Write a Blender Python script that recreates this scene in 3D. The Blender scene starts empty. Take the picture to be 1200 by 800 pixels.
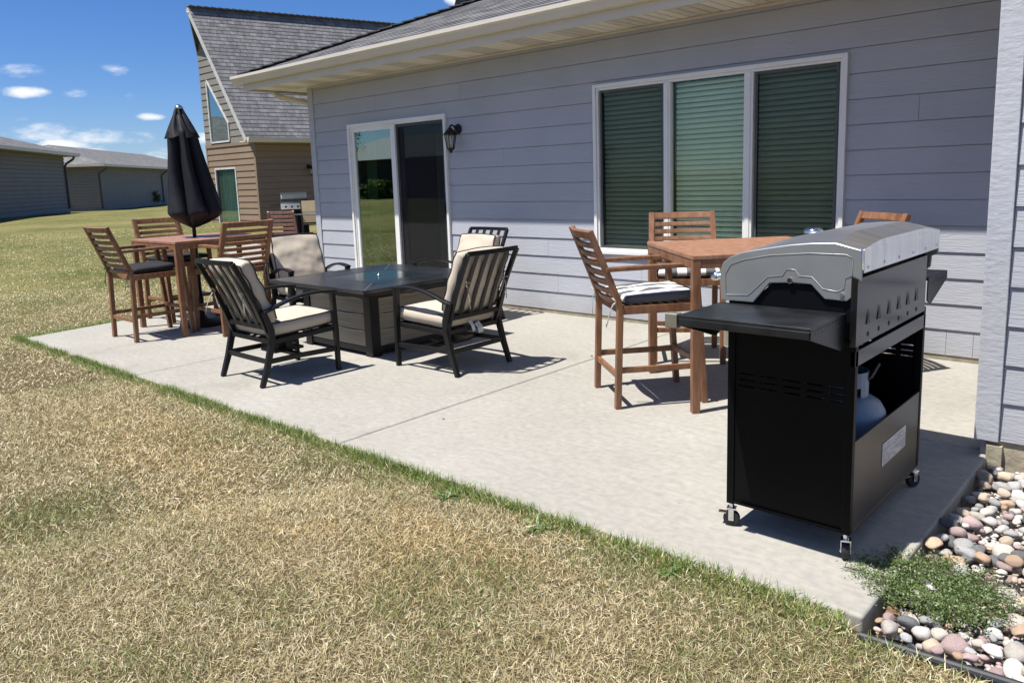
import bpy, bmesh, math, random
import numpy as np
from mathutils import Vector, Matrix, noise
random.seed(7); rng=np.random.default_rng(11)
S=bpy.context.scene; COL=S.collection
V=Vector; PI=math.pi

# ------------------------------------------------------------------ camera
YAW,PITCH,ROLL,FPX,CAMZ=-0.740915822,0.156849923,0.0338318642,902.638736,1.4
def cam_axes():
    cy,sy=math.cos(YAW),math.sin(YAW)
    f=V((sy*math.cos(PITCH),cy*math.cos(PITCH),-math.sin(PITCH)))
    r=V((cy,-sy,0)); d=f.cross(r)
    return r*math.cos(ROLL)+d*math.sin(ROLL), -r*math.sin(ROLL)+d*math.cos(ROLL), f
r_,d_,f_=cam_axes()
cd=bpy.data.cameras.new('camera'); cam=bpy.data.objects.new('camera',cd); COL.objects.link(cam)
M=Matrix((( r_.x,-d_.x,-f_.x,0),(r_.y,-d_.y,-f_.y,0),(r_.z,-d_.z,-f_.z,CAMZ),(0,0,0,1)))
cam.matrix_world=M
cd.sensor_width=36; cd.lens=36*FPX/1200; cd.shift_y=-50/1200; cd.clip_start=.05; cd.clip_end=2000
S.camera=cam

# ------------------------------------------------------------------ materials
MATS={}
K=.80
def kk(c): return tuple(x*K for x in c)
def newmat(name):
    m=bpy.data.materials.new(name); m.use_nodes=True
    nt=m.node_tree; return m,nt,nt.nodes['Principled BSDF']
def N(nt,t,**k):
    n=nt.nodes.new(t)
    for a,b in k.items(): setattr(n,a,b)
    return n
def rgb(c): return (c[0],c[1],c[2],1)
def mat(name,col,rough=.6,metal=0,var=.12,scale=6,bump=0,bscale=80,stretch=(1,1,1),col2=None,coat=0,spec=.5,detail=4):
    if name in MATS: return MATS[name]
    if metal<.5: col=kk(col)
    m,nt,b=newmat(name); L=nt.links
    tc=N(nt,'ShaderNodeTexCoord'); mp=N(nt,'ShaderNodeMapping'); mp.inputs['Scale'].default_value=stretch
    L.new(tc.outputs['Object'],mp.inputs['Vector'])
    nz=N(nt,'ShaderNodeTexNoise'); nz.inputs['Scale'].default_value=scale; nz.inputs['Detail'].default_value=detail
    L.new(mp.outputs[0],nz.inputs['Vector'])
    rp=N(nt,'ShaderNodeValToRGB'); e=rp.color_ramp.elements
    e[0].position=.3; e[1].position=.7
    e[0].color=rgb([c*(1-var) for c in col]); e[1].color=rgb(col2 if col2 else [min(1,c*(1+var)) for c in col])
    L.new(nz.outputs['Fac'],rp.inputs['Fac']); L.new(rp.outputs[0],b.inputs['Base Color'])
    b.inputs['Roughness'].default_value=rough; b.inputs['Metallic'].default_value=metal
    b.inputs['Specular IOR Level'].default_value=spec
    if coat: b.inputs['Coat Weight'].default_value=coat; b.inputs['Coat Roughness'].default_value=.15
    if bump:
        n2=N(nt,'ShaderNodeTexNoise'); n2.inputs['Scale'].default_value=bscale; n2.inputs['Detail'].default_value=3
        L.new(mp.outputs[0],n2.inputs['Vector'])
        bp=N(nt,'ShaderNodeBump'); bp.inputs['Strength'].default_value=1; bp.inputs['Distance'].default_value=bump
        L.new(n2.outputs['Fac'],bp.inputs['Height']); L.new(bp.outputs[0],b.inputs['Normal'])
        MATS[name+'_bump']=bp
    MATS[name]=m; return m
def sidingmat(name,col,along='x'):
    col=kk(col)
    m,nt,b=newmat(name); L=nt.links
    tc=N(nt,'ShaderNodeTexCoord'); mp=N(nt,'ShaderNodeMapping')
    mp.inputs['Scale'].default_value=(4,4,38)
    L.new(tc.outputs['Object'],mp.inputs[0])
    nz=N(nt,'ShaderNodeTexNoise'); nz.inputs['Scale'].default_value=2.2; nz.inputs['Detail'].default_value=5; nz.inputs['Distortion'].default_value=1.2
    L.new(mp.outputs[0],nz.inputs['Vector'])
    n3=N(nt,'ShaderNodeTexNoise'); n3.inputs['Scale'].default_value=1.3; n3.inputs['Detail'].default_value=3
    L.new(tc.outputs['Object'],n3.inputs['Vector'])
    rp=N(nt,'ShaderNodeValToRGB'); e=rp.color_ramp.elements; e[0].position=.3;e[1].position=.7
    e[0].color=rgb([c*.93 for c in col]); e[1].color=rgb([c*1.05 for c in col]); L.new(n3.outputs['Fac'],rp.inputs['Fac'])
    sx_=N(nt,'ShaderNodeSeparateXYZ'); L.new(tc.outputs['Object'],sx_.inputs[0])
    dz=N(nt,'ShaderNodeMapRange'); dz.inputs[1].default_value=.02; dz.inputs[2].default_value=.22; dz.inputs[3].default_value=.55; dz.inputs[4].default_value=0; L.new(sx_.outputs['Z'],dz.inputs[0])
    n4=N(nt,'ShaderNodeTexNoise'); n4.inputs['Scale'].default_value=9; n4.inputs['Detail'].default_value=6; L.new(tc.outputs['Object'],n4.inputs['Vector'])
    dm=N(nt,'ShaderNodeMath',operation='MULTIPLY'); L.new(dz.outputs[0],dm.inputs[0]); L.new(n4.outputs['Fac'],dm.inputs[1])
    dx_=N(nt,'ShaderNodeMix',data_type='RGBA'); dx_.inputs[7].default_value=rgb((.22,.19,.15)); L.new(dm.outputs[0],dx_.inputs[0]); L.new(rp.outputs[0],dx_.inputs[6])
    L.new(dx_.outputs[2],b.inputs['Base Color']); b.inputs['Roughness'].default_value=.62
    b.inputs['Specular IOR Level'].default_value=.3
    bp=N(nt,'ShaderNodeBump'); bp.inputs['Strength'].default_value=1; bp.inputs['Distance'].default_value=.0028
    L.new(nz.outputs['Fac'],bp.inputs['Height']); L.new(bp.outputs[0],b.inputs['Normal'])
    return m
def woodmat(name,c1,c2,rough=.45):
    c1=kk(c1);c2=kk(c2)
    m,nt,b=newmat(name); L=nt.links
    tc=N(nt,'ShaderNodeTexCoord')
    oi=N(nt,'ShaderNodeObjectInfo')
    ad=N(nt,'ShaderNodeVectorMath',operation='ADD'); L.new(tc.outputs['Object'],ad.inputs[0]); L.new(oi.outputs['Random'],ad.inputs[1])
    mp=N(nt,'ShaderNodeMapping'); mp.inputs['Scale'].default_value=(14,14,3); L.new(ad.outputs[0],mp.inputs[0])
    nz=N(nt,'ShaderNodeTexNoise'); nz.inputs['Scale'].default_value=2; nz.inputs['Detail'].default_value=5; nz.inputs['Distortion'].default_value=.6
    L.new(mp.outputs[0],nz.inputs['Vector'])
    rp=N(nt,'ShaderNodeValToRGB'); e=rp.color_ramp.elements; e[0].position=.3;e[1].position=.72
    e[0].color=rgb(c1);e[1].color=rgb(c2); L.new(nz.outputs['Fac'],rp.inputs['Fac']); L.new(rp.outputs[0],b.inputs['Base Color'])
    b.inputs['Roughness'].default_value=rough
    bp=N(nt,'ShaderNodeBump'); bp.inputs['Distance'].default_value=.0008; L.new(nz.outputs['Fac'],bp.inputs['Height']); L.new(bp.outputs[0],b.inputs['Normal'])
    return m
def shinglemat(name,c1,c2,bw=.3,rh=.14):
    c1=kk(c1);c2=kk(c2)
    m,nt,b=newmat(name); L=nt.links
    uv=N(nt,'ShaderNodeUVMap')
    def brick(w,off,sq):
        br=N(nt,'ShaderNodeTexBrick'); br.offset=off; br.squash=sq; br.squash_frequency=3
        br.inputs['Scale'].default_value=1; br.inputs['Brick Width'].default_value=w; br.inputs['Row Height'].default_value=rh
        br.inputs['Mortar Size'].default_value=.006; br.inputs['Mortar Smooth'].default_value=.3
        br.inputs['Color1'].default_value=rgb(c1); br.inputs['Color2'].default_value=rgb(c2); br.inputs['Mortar'].default_value=rgb([c*.35 for c in c1])
        L.new(uv.outputs[0],br.inputs['Vector']); return br
    b1=brick(bw,.37,1.3); b2=brick(bw*.61,.61,.8)
    mx=N(nt,'ShaderNodeMix',data_type='RGBA'); mx.inputs[0].default_value=.45
    L.new(b1.outputs['Color'],mx.inputs[6]); L.new(b2.outputs['Color'],mx.inputs[7])
    nz=N(nt,'ShaderNodeTexNoise'); nz.inputs['Scale'].default_value=60; nz.inputs['Detail'].default_value=6; L.new(uv.outputs[0],nz.inputs['Vector'])
    n2=N(nt,'ShaderNodeTexNoise'); n2.inputs['Scale'].default_value=.8; n2.inputs['Detail'].default_value=3; L.new(uv.outputs[0],n2.inputs['Vector'])
    mr=N(nt,'ShaderNodeMapRange'); mr.inputs[3].default_value=.75; mr.inputs[4].default_value=1.25
    ml=N(nt,'ShaderNodeMath',operation='ADD'); L.new(nz.outputs['Fac'],ml.inputs[0]); L.new(n2.outputs['Fac'],ml.inputs[1])
    hm=N(nt,'ShaderNodeMath',operation='MULTIPLY'); hm.inputs[1].default_value=.5; L.new(ml.outputs[0],hm.inputs[0]); L.new(hm.outputs[0],mr.inputs[0])
    vm=N(nt,'ShaderNodeVectorMath',operation='SCALE'); L.new(mx.outputs[2],vm.inputs[0]); L.new(mr.outputs[0],vm.inputs['Scale'])
    L.new(vm.outputs[0],b.inputs['Base Color']); b.inputs['Roughness'].default_value=.9; b.inputs['Specular IOR Level'].default_value=.2
    bp=N(nt,'ShaderNodeBump'); bp.inputs['Distance'].default_value=.006; L.new(b1.outputs['Fac'],bp.inputs['Height']); bp.invert=True
    L.new(bp.outputs[0],b.inputs['Normal'])
    return m
def glassmat(name,tint,refl=.12,rough=.0,power=1.0):
    m,nt,b=newmat(name); nt.nodes.remove(b); L=nt.links; out=nt.nodes['Material Output']
    t=N(nt,'ShaderNodeBsdfTransparent'); t.inputs[0].default_value=rgb(tint)
    g=N(nt,'ShaderNodeBsdfGlossy'); g.inputs['Roughness'].default_value=rough; g.inputs['Color'].default_value=(.88,1,.94,1)
    lw=N(nt,'ShaderNodeFresnel'); ge=N(nt,'ShaderNodeNewGeometry'); im=N(nt,'ShaderNodeMapRange'); im.inputs[3].default_value=1.5; im.inputs[4].default_value=1/1.5
    L.new(ge.outputs['Backfacing'],im.inputs[0]); L.new(im.outputs[0],lw.inputs['IOR'])
    ad=N(nt,'ShaderNodeMath',operation='MULTIPLY_ADD'); ad.inputs[1].default_value=1.6*power; ad.inputs[2].default_value=refl; ad.use_clamp=True
    L.new(lw.outputs[0],ad.inputs[0])
    mx=N(nt,'ShaderNodeMixShader'); L.new(ad.outputs[0],mx.inputs[0]); L.new(t.outputs[0],mx.inputs[1]); L.new(g.outputs[0],mx.inputs[2]); L.new(mx.outputs[0],out.inputs[0])
    return m
def screenmat(name,alpha,col):
    m,nt,b=newmat(name); nt.nodes.remove(b); L=nt.links; out=nt.nodes['Material Output']
    t=N(nt,'ShaderNodeBsdfTransparent'); g=N(nt,'ShaderNodeBsdfDiffuse'); g.inputs[0].default_value=rgb(col)
    mx=N(nt,'ShaderNodeMixShader'); mx.inputs[0].default_value=alpha; L.new(t.outputs[0],mx.inputs[1]); L.new(g.outputs[0],mx.inputs[2]); L.new(mx.outputs[0],out.inputs[0])
    return m
def leafmat(name,attr=True,col=(.1,.2,.05),trans=.25):
    m,nt,b=newmat(name); nt.nodes.remove(b); L=nt.links; out=nt.nodes['Material Output']
    d=N(nt,'ShaderNodeBsdfDiffuse'); t=N(nt,'ShaderNodeBsdfTranslucent')
    if attr:
        a=N(nt,'ShaderNodeAttribute',attribute_name='Col'); L.new(a.outputs['Color'],d.inputs[0]); L.new(a.outputs['Color'],t.inputs[0])
    else: d.inputs[0].default_value=rgb(col); t.inputs[0].default_value=rgb(col)
    g=N(nt,'ShaderNodeBsdfGlossy'); g.inputs['Roughness'].default_value=.45; g.inputs[0].default_value=(1,1,1,1)
    mx=N(nt,'ShaderNodeMixShader'); mx.inputs[0].default_value=trans; L.new(d.outputs[0],mx.inputs[1]); L.new(t.outputs[0],mx.inputs[2])
    m2=N(nt,'ShaderNodeMixShader'); m2.inputs[0].default_value=.04; L.new(mx.outputs[0],m2.inputs[1]); L.new(g.outputs[0],m2.inputs[2])
    L.new(m2.outputs[0],out.inputs[0]); return m

SIDE=sidingmat('blue grey siding',(.50,.512,.555))
TRIM=mat('blue grey trim',(.51,.52,.555),.6,bump=.003,bscale=16,stretch=(1.5,1.5,3.2),var=.05)
SIDETAN=sidingmat('tan siding',(.30,.215,.145)); SIDETAUPE=sidingmat('taupe siding',(.25,.235,.20)); SIDEGREY=sidingmat('grey siding',(.25,.235,.215))
SIDEGREY2=sidingmat('dark grey siding',(.20,.205,.21))
ALM=mat('almond aluminium',(.74,.68,.57),.4,var=.04,scale=2)
ALMS=mat('almond soffit vinyl',(.92,.85,.70),.5,var=.05,scale=2)
WHITE=mat('white vinyl',(.95,.93,.89),.35,var=.04,scale=5)
SHIN=shinglemat('weathered grey shingles',(.085,.085,.092),(.30,.29,.29))
SHIN2=shinglemat('neighbour grey shingles',(.16,.157,.158),(.33,.32,.315),.22)
RCAP=mat('dark shingle cap',(.17,.17,.172),.9,var=.3,scale=30)
BLK=mat('black powder coat',(.009,.009,.010),.42,var=.3,scale=15,spec=.32)
BLKM=mat('black enamel steel',(.004,.004,.005),.45,var=.3,scale=4,spec=.12)
BLKG=mat('black gloss steel',(.008,.008,.009),.2,var=.5,scale=5,spec=.6)
STEEL=mat('brushed stainless lid',(.92,.92,.91),.32,metal=1,var=.10,scale=3,bump=.00015,bscale=60,stretch=(1,10,1))
CHROME=mat('chrome',(.7,.7,.7),.15,metal=1,var=.02)
BRONZE=mat('dull champagne metal',(.27,.25,.19),.45,metal=.6,var=.05)
RUB=mat('black rubber',(.012,.012,.012),.6)
WOOD=woodmat('stained hardwood',(.17,.072,.033),(.34,.165,.082))
WOODT=woodmat('stained hardwood tabletop',(.31,.145,.08),(.50,.265,.165),.38)
WOODP=woodmat('faded pink hardwood',(.30,.15,.11),(.47,.27,.21),.6)
BEIGE=mat('beige cushion cloth',(.60,.52,.415),.85,var=.05,scale=4,bump=.004,bscale=7,spec=.2,detail=2)
PIPE=mat('black piping',(.02,.02,.022),.7)
BLKC=mat('black cushion cloth',(.022,.022,.026),.8,var=.15,scale=8,bump=.004,bscale=9,spec=.3,detail=2)
UMB=mat('black umbrella cloth',(.017,.017,.021),.6,var=.3,scale=6,spec=.25,bump=.003,bscale=9,detail=2)
GREYC=mat('grey cushion side',(.19,.185,.18),.85)
SILV=mat('silver cloth tie',(.5,.48,.44),.7)
TANTIE=mat('beige cloth tie',(.5,.43,.33),.8)
def stripemat():
    m,nt,b=newmat('striped cushion cloth'); L=nt.links
    tc=N(nt,'ShaderNodeTexCoord'); w=N(nt,'ShaderNodeTexWave'); w.bands_direction='X'; w.inputs['Scale'].default_value=2.3; w.inputs['Distortion'].default_value=.5; w.inputs['Detail Scale'].default_value=.8
    w.inputs['Phase Offset'].default_value=1.0
    L.new(tc.outputs['Object'],w.inputs['Vector'])
    rp=N(nt,'ShaderNodeValToRGB'); rp.color_ramp.interpolation='CONSTANT'; e=rp.color_ramp.elements; e[0].color=rgb((.10,.10,.105)); e[1].position=.5; e[1].color=rgb((.75,.74,.72))
    L.new(w.outputs['Fac'],rp.inputs[0]); L.new(rp.outputs[0],b.inputs['Base Color']); b.inputs['Roughness'].default_value=.85
    return m
STRIPE=stripemat()
def leafcloth():
    m,nt,b=newmat('green leaf print cloth'); L=nt.links
    tc=N(nt,'ShaderNodeTexCoord'); w=N(nt,'ShaderNodeTexVoronoi'); w.inputs['Scale'].default_value=14
    L.new(tc.outputs['Object'],w.inputs['Vector'])
    rp=N(nt,'ShaderNodeValToRGB'); e=rp.color_ramp.elements; e[0].position=.25;e[0].color=rgb((.05,.16,.07)); e[1].position=.4; e[1].color=rgb((.6,.62,.6))
    L.new(w.outputs['Distance'],rp.inputs[0]); L.new(rp.outputs[0],b.inputs['Base Color']); b.inputs['Roughness'].default_value=.85
    return m
LEAFC=leafcloth()
WGLASS=glassmat('green tinted window glass',(.88,.935,.85),.0,power=.5)
DGLASS=glassmat('reflective door glass',(.55,.64,.50),.15)
SGLASS=glassmat('shaded door glass',(.75,.8,.78),.0)
SCREEN=screenmat('dark insect screen',.27,(.018,.02,.022))
DSCREEN=screenmat('dark door screen',.36,(.03,.03,.034))
BLIND=mat('white blind slats',(.85,.88,.82),.5,var=.03)
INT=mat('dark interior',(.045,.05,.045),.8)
CURT=mat('pale curtain',(.42,.45,.40),.8,var=.1)
CURTN=mat('green grey curtain',(.32,.42,.38),.8,var=.1)
FND=mat('foundation concrete',(.40,.35,.25),.9,var=.2,scale=12,bump=.006,bscale=30)
def concretemat():
    m,nt,b=newmat('broom finished concrete'); L=nt.links
    tc=N(nt,'ShaderNodeTexCoord')
    def nz(s,d,dist=0,st=None):
        n=N(nt,'ShaderNodeTexNoise'); n.inputs['Scale'].default_value=s; n.inputs['Detail'].default_value=d; n.inputs['Distortion'].default_value=dist
        if st:
            mp=N(nt,'ShaderNodeMapping'); mp.inputs['Scale'].default_value=st; mp.inputs['Rotation'].default_value=(0,0,.5); L.new(tc.outputs['Object'],mp.inputs[0]); L.new(mp.outputs[0],n.inputs['Vector'])
        else: L.new(tc.outputs['Object'],n.inputs['Vector'])
        return n
    a=nz(.9,6,.4); c=nz(26,6); d=nz(7,5,1.5,(1,4,1)); fine=nz(260,3)
    rp=N(nt,'ShaderNodeValToRGB'); e=rp.color_ramp.elements; e[0].position=.25;e[0].color=rgb((.292,.277,.245)); e[1].position=.75; e[1].color=rgb((.362,.346,.310))
    L.new(a.outputs['Fac'],rp.inputs[0])
    r2=N(nt,'ShaderNodeValToRGB'); e=r2.color_ramp.elements; e[0].position=.3;e[0].color=rgb((.88,.88,.88)); e[1].position=.72; e[1].color=rgb((1.08,1.07,1.05))
    L.new(c.outputs['Fac'],r2.inputs[0])
    r3=N(nt,'ShaderNodeValToRGB'); e=r3.color_ramp.elements; e[0].position=.35;e[0].color=rgb((.95,.95,.95)); e[1].position=.68; e[1].color=rgb((1.07,1.07,1.05))
    L.new(d.outputs['Fac'],r3.inputs[0])
    m1=N(nt,'ShaderNodeMix',data_type='RGBA',blend_type='MULTIPLY'); m1.inputs[0].default_value=1; L.new(rp.outputs[0],m1.inputs[6]); L.new(r2.outputs[0],m1.inputs[7])
    m2=N(nt,'ShaderNodeMix',data_type='RGBA',blend_type='MULTIPLY'); m2.inputs[0].default_value=1; L.new(m1.outputs[2],m2.inputs[6]); L.new(r3.outputs[0],m2.inputs[7])
    vo=N(nt,'ShaderNodeTexVoronoi'); vo.inputs['Scale'].default_value=7; vo.inputs['Randomness'].default_value=1; L.new(tc.outputs['Object'],vo.inputs['Vector'])
    vr=N(nt,'ShaderNodeMapRange'); vr.inputs[1].default_value=.03; vr.inputs[2].default_value=.06; vr.inputs[3].default_value=.55; vr.inputs[4].default_value=0; L.new(vo.outputs['Distance'],vr.inputs[0])
    st=nz(1.7,7,.8); sr=N(nt,'ShaderNodeMapRange'); sr.inputs[1].default_value=.60; sr.inputs[2].default_value=.74; sr.inputs[3].default_value=0; sr.inputs[4].default_value=.30; L.new(st.outputs['Fac'],sr.inputs[0])
    mxs=N(nt,'ShaderNodeMath',operation='MAXIMUM'); L.new(vr.outputs[0],mxs.inputs[0]); L.new(sr.outputs[0],mxs.inputs[1])
    m4=N(nt,'ShaderNodeMix',data_type='RGBA'); m4.inputs[7].default_value=rgb((.20,.175,.14)); L.new(mxs.outputs[0],m4.inputs[0]); L.new(m2.outputs[2],m4.inputs[6])
    L.new(m4.outputs[2],b.inputs['Base Color']); b.inputs['Roughness'].default_value=.85; b.inputs['Specular IOR Level'].default_value=.3
    bp=N(nt,'ShaderNodeBump'); bp.inputs['Distance'].default_value=.0012; L.new(fine.outputs['Fac'],bp.inputs['Height']); L.new(bp.outputs[0],b.inputs['Normal'])
    return m
CONC=concretemat()

# ------------------------------------------------------------------ mesh builder
class MB:
    def __init__(s): s.v=[];s.f=[];s.uv=[]
    def add(s,vs,fs):
        o=len(s.v); s.v+= [tuple(v) for v in vs]; s.f+=[tuple(i+o for i in f) for f in fs]; return s
    def box(s,x0,x1,y0,y1,z0,z1):
        vs=[(x,y,z) for z in(z0,z1) for y in(y0,y1) for x in(x0,x1)]
        return s.add(vs,[(0,2,3,1),(4,5,7,6),(0,1,5,4),(2,6,7,3),(0,4,6,2),(1,3,7,5)])
    def beam(s,p0,p1,w,h,up=(0,0,1)):
        return s.sweep([p0,p1],w,h,up)
    def sweep(s,pts,w,h,up=(0,0,1)):
        pts=[V(p) for p in pts]; up=V(up); rings=[]
        for i,p in enumerate(pts):
            t=(pts[min(i+1,len(pts)-1)]-pts[max(i-1,0)]).normalized()
            sd=t.cross(up)
            if sd.length<1e-4: sd=t.cross(V((0,1,0)))
            sd.normalize(); u=sd.cross(t).normalized()
            ww=w[i] if isinstance(w,(list,tuple)) else w; hh=h[i] if isinstance(h,(list,tuple)) else h
            rings.append([p+sd*a*ww/2+u*b*hh/2 for a,b in((-1,-1),(1,-1),(1,1),(-1,1))])
        vs=[q for r in rings for q in r]; fs=[]
        for i in range(len(pts)-1):
            for k in range(4): fs.append((i*4+k,i*4+(k+1)%4,i*4+4+(k+1)%4,i*4+4+k))
        fs.append((3,2,1,0)); n=4*(len(pts)-1); fs.append((n,n+1,n+2,n+3))
        return s.add(vs,fs)
    def tube(s,pts,r,n=8,cap=True):
        pts=[V(p) for p in pts]; vs=[];fs=[]
        for i,p in enumerate(pts):
            t=(pts[min(i+1,len(pts)-1)]-pts[max(i-1,0)]).normalized()
            a=t.orthogonal().normalized() if i==0 else (a-t*a.dot(t)).normalized()
            b=t.cross(a); rr=r[i] if isinstance(r,(list,tuple)) else r
            for k in range(n): vs.append(p+(a*math.cos(2*PI*k/n)+b*math.sin(2*PI*k/n))*rr)
        for i in range(len(pts)-1):
            for k in range(n): fs.append((i*n+k,i*n+(k+1)%n,(i+1)*n+(k+1)%n,(i+1)*n+k))
        if cap: fs.append(tuple(range(n))[::-1]); fs.append(tuple((len(pts)-1)*n+k for k in range(n)))
        return s.add(vs,fs)
    def lathe(s,prof,n=20,c=(0,0,0)):
        vs=[];fs=[]
        for r,z in prof:
            for k in range(n): vs.append((c[0]+r*math.cos(2*PI*k/n),c[1]+r*math.sin(2*PI*k/n),c[2]+z))
        for i in range(len(prof)-1):
            for k in range(n): fs.append((i*n+k,i*n+(k+1)%n,(i+1)*n+(k+1)%n,(i+1)*n+k))
        fs.append(tuple(range(n))[::-1]); fs.append(tuple((len(prof)-1)*n+k for k in range(n)))
        return s.add(vs,fs)
    def prism(s,poly,a0,a1,axis='y'):
        # poly in the two other axes (x,z for y; y,z for x; x,y for z)
        def P(p,a): return (p[0],a,p[1]) if axis=='y' else ((a,p[0],p[1]) if axis=='x' else (p[0],p[1],a))
        n=len(poly); vs=[P(p,a0) for p in poly]+[P(p,a1) for p in poly]
        fs=[tuple(range(n)),tuple(range(2*n-1,n-1,-1))]+[(i,i+n,(i+1)%n+n,(i+1)%n) for i in range(n)]
        return s.add(vs,fs)
    def build(s,name,m,parent=None,bevel=0,smooth=False,seg=2,recalc=True):
        me=bpy.data.meshes.new(name); me.from_pydata(s.v,[],s.f)
        if recalc:
            bm=bmesh.new(); bm.from_mesh(me); bmesh.ops.recalc_face_normals(bm,faces=bm.faces); bm.to_mesh(me); bm.free()
        if m: me.materials.append(m)
        if smooth: me.polygons.foreach_set('use_smooth',[True]*len(me.polygons))
        o=bpy.data.objects.new(name,me); COL.objects.link(o)
        if parent: o.parent=parent
        if bevel:
            b=o.modifiers.new('bevel','BEVEL'); b.width=bevel; b.segments=seg; b.limit_method='ANGLE'; b.angle_limit=.6
            me.polygons.foreach_set('use_smooth',[True]*len(me.polygons)); 
            w=o.modifiers.new('wn','WEIGHTED_NORMAL'); w.keep_sharp=True
        return o
def tag(o,label=None,cat=None,group=None,kind=None):
    if label: o['label']=label
    if cat: o['category']=cat
    if group: o['group']=group
    if kind: o['kind']=kind
    return o
def empty(name,loc,rz=0,label=None,cat=None,group=None,parent=None):
    o=bpy.data.objects.new(name,None); COL.objects.link(o); o.location=loc; o.rotation_euler=(0,0,rz); o.empty_display_size=.1
    if parent: o.parent=parent
    return tag(o,label,cat,group)
def copy_tree(o,parent=None):
    c=o.copy(); COL.objects.link(c); c.parent=parent
    for ch in list(o.children): copy_tree(ch,c)
    return c
def smooth(a,b,x): t=np.clip((x-a)/(b-a),0,1); return t*t*(3-2*t)

# ------------------------------------------------------------------ ground
def gz(x,y):
    d=np.sqrt(x*x+y*y)
    z=-.03+.44*smooth(12,37,d)-.28*smooth(40,58,d)
    z=z+.025*np.sin(x*.55+1)*np.sin(y*.7)*smooth(8,14,d)
    bed=(x>-.78)&(x<3)&(y>2.325)&(y<4.25)
    return np.where(bed,-.12,z)
# patio outline
PA=(-8.55,2.235); PB=(-.715,2.365)
def front_y(x): return PA[1]+(x-PA[0])/(PB[0]-PA[0])*(PB[1]-PA[1])
def left_x(y): return -8.55-(y-2.235)*.17/1.0*.95
def lawnmat():
    m,nt,b=newmat('dry lawn ground'); L=nt.links
    tc=N(nt,'ShaderNodeTexCoord')
    def nz(s,d,dist=0):
        n=N(nt,'ShaderNodeTexNoise'); n.inputs['Scale'].default_value=s; n.inputs['Detail'].default_value=d; n.inputs['Distortion'].default_value=dist; L.new(tc.outputs['Object'],n.inputs['Vector']); return n
    a=nz(.45,6,.5); c=nz(55,5); g=nz(5,5,.6)
    rp=N(nt,'ShaderNodeValToRGB'); e=rp.color_ramp.elements; e[0].position=.36;e[0].color=rgb((.105,.118,.036)); e[1].position=.62; e[1].color=rgb((.235,.205,.085))
    ad=N(nt,'ShaderNodeMath',operation='MULTIPLY_ADD'); ad.inputs[1].default_value=.35; L.new(g.outputs['Fac'],ad.inputs[0])
    sc=N(nt,'ShaderNodeMath',operation='MULTIPLY'); sc.inputs[1].default_value=.65; L.new(a.outputs['Fac'],sc.inputs[0]); L.new(sc.outputs[0],ad.inputs[2])
    L.new(ad.outputs[0],rp.inputs[0])
    r2=N(nt,'ShaderNodeValToRGB'); e=r2.color_ramp.elements; e[0].position=.3;e[0].color=rgb((.62,.62,.62)); e[1].position=.7; e[1].color=rgb((1.25,1.25,1.25)); L.new(c.outputs['Fac'],r2.inputs[0])
    m1=N(nt,'ShaderNodeMix',data_type='RGBA',blend_type='MULTIPLY'); m1.inputs[0].default_value=1; L.new(rp.outputs[0],m1.inputs[6]); L.new(r2.outputs[0],m1.inputs[7])
    # bare thatch shows between the dry blades around the patio, the turf beyond is closed and greener
    sx_=N(nt,'ShaderNodeSeparateXYZ'); L.new(tc.outputs['Object'],sx_.inputs[0])
    dr=N(nt,'ShaderNodeMapRange'); dr.inputs[1].default_value=-13; dr.inputs[2].default_value=-7; L.new(sx_.outputs['X'],dr.inputs[0])
    m3=N(nt,'ShaderNodeMix',data_type='RGBA'); m3.inputs[7].default_value=rgb((.115,.090,.048)); L.new(dr.outputs[0],m3.inputs[0]); L.new(m1.outputs[2],m3.inputs[6])
    L.new(m3.outputs[2],b.inputs['Base Color']); b.inputs['Roughness'].default_value=.95; b.inputs['Specular IOR Level'].default_value=.1
    bp=N(nt,'ShaderNodeBump'); bp.inputs['Distance'].default_value=.03; L.new(c.outputs['Fac'],bp.inputs['Height']); L.new(bp.outputs[0],b.inputs['Normal'])
    return m
def build_ground():
    xs=np.unique(np.concatenate([np.linspace(-400,-80,20),np.linspace(-80,-12,60),np.linspace(-12,-1,60),np.linspace(-1,1,60),np.linspace(1,8,30),np.linspace(8,400,30),[-.7801,-.7799]]))
    ys=np.unique(np.concatenate([np.linspace(-400,-10,30),np.linspace(-10,1.5,40),np.linspace(1.5,5,100),np.linspace(5,60,60),np.linspace(60,400,20),[2.3249,2.3251]]))
    X,Y=np.meshgrid(xs,ys); Z=gz(X,Y)
    v=np.stack([X,Y,Z],-1).reshape(-1,3); nx=len(xs);ny=len(ys)
    f=[(j*nx+i,j*nx+i+1,(j+1)*nx+i+1,(j+1)*nx+i) for j in range(ny-1) for i in range(nx-1)]
    me=bpy.data.meshes.new('lawn_ground'); me.from_pydata(v.tolist(),[],f); me.materials.append(lawnmat())
    me.polygons.foreach_set('use_smooth',[True]*len(f))
    o=bpy.data.objects.new('lawn_ground',me); COL.objects.link(o); tag(o,kind='structure')
build_ground()

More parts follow.
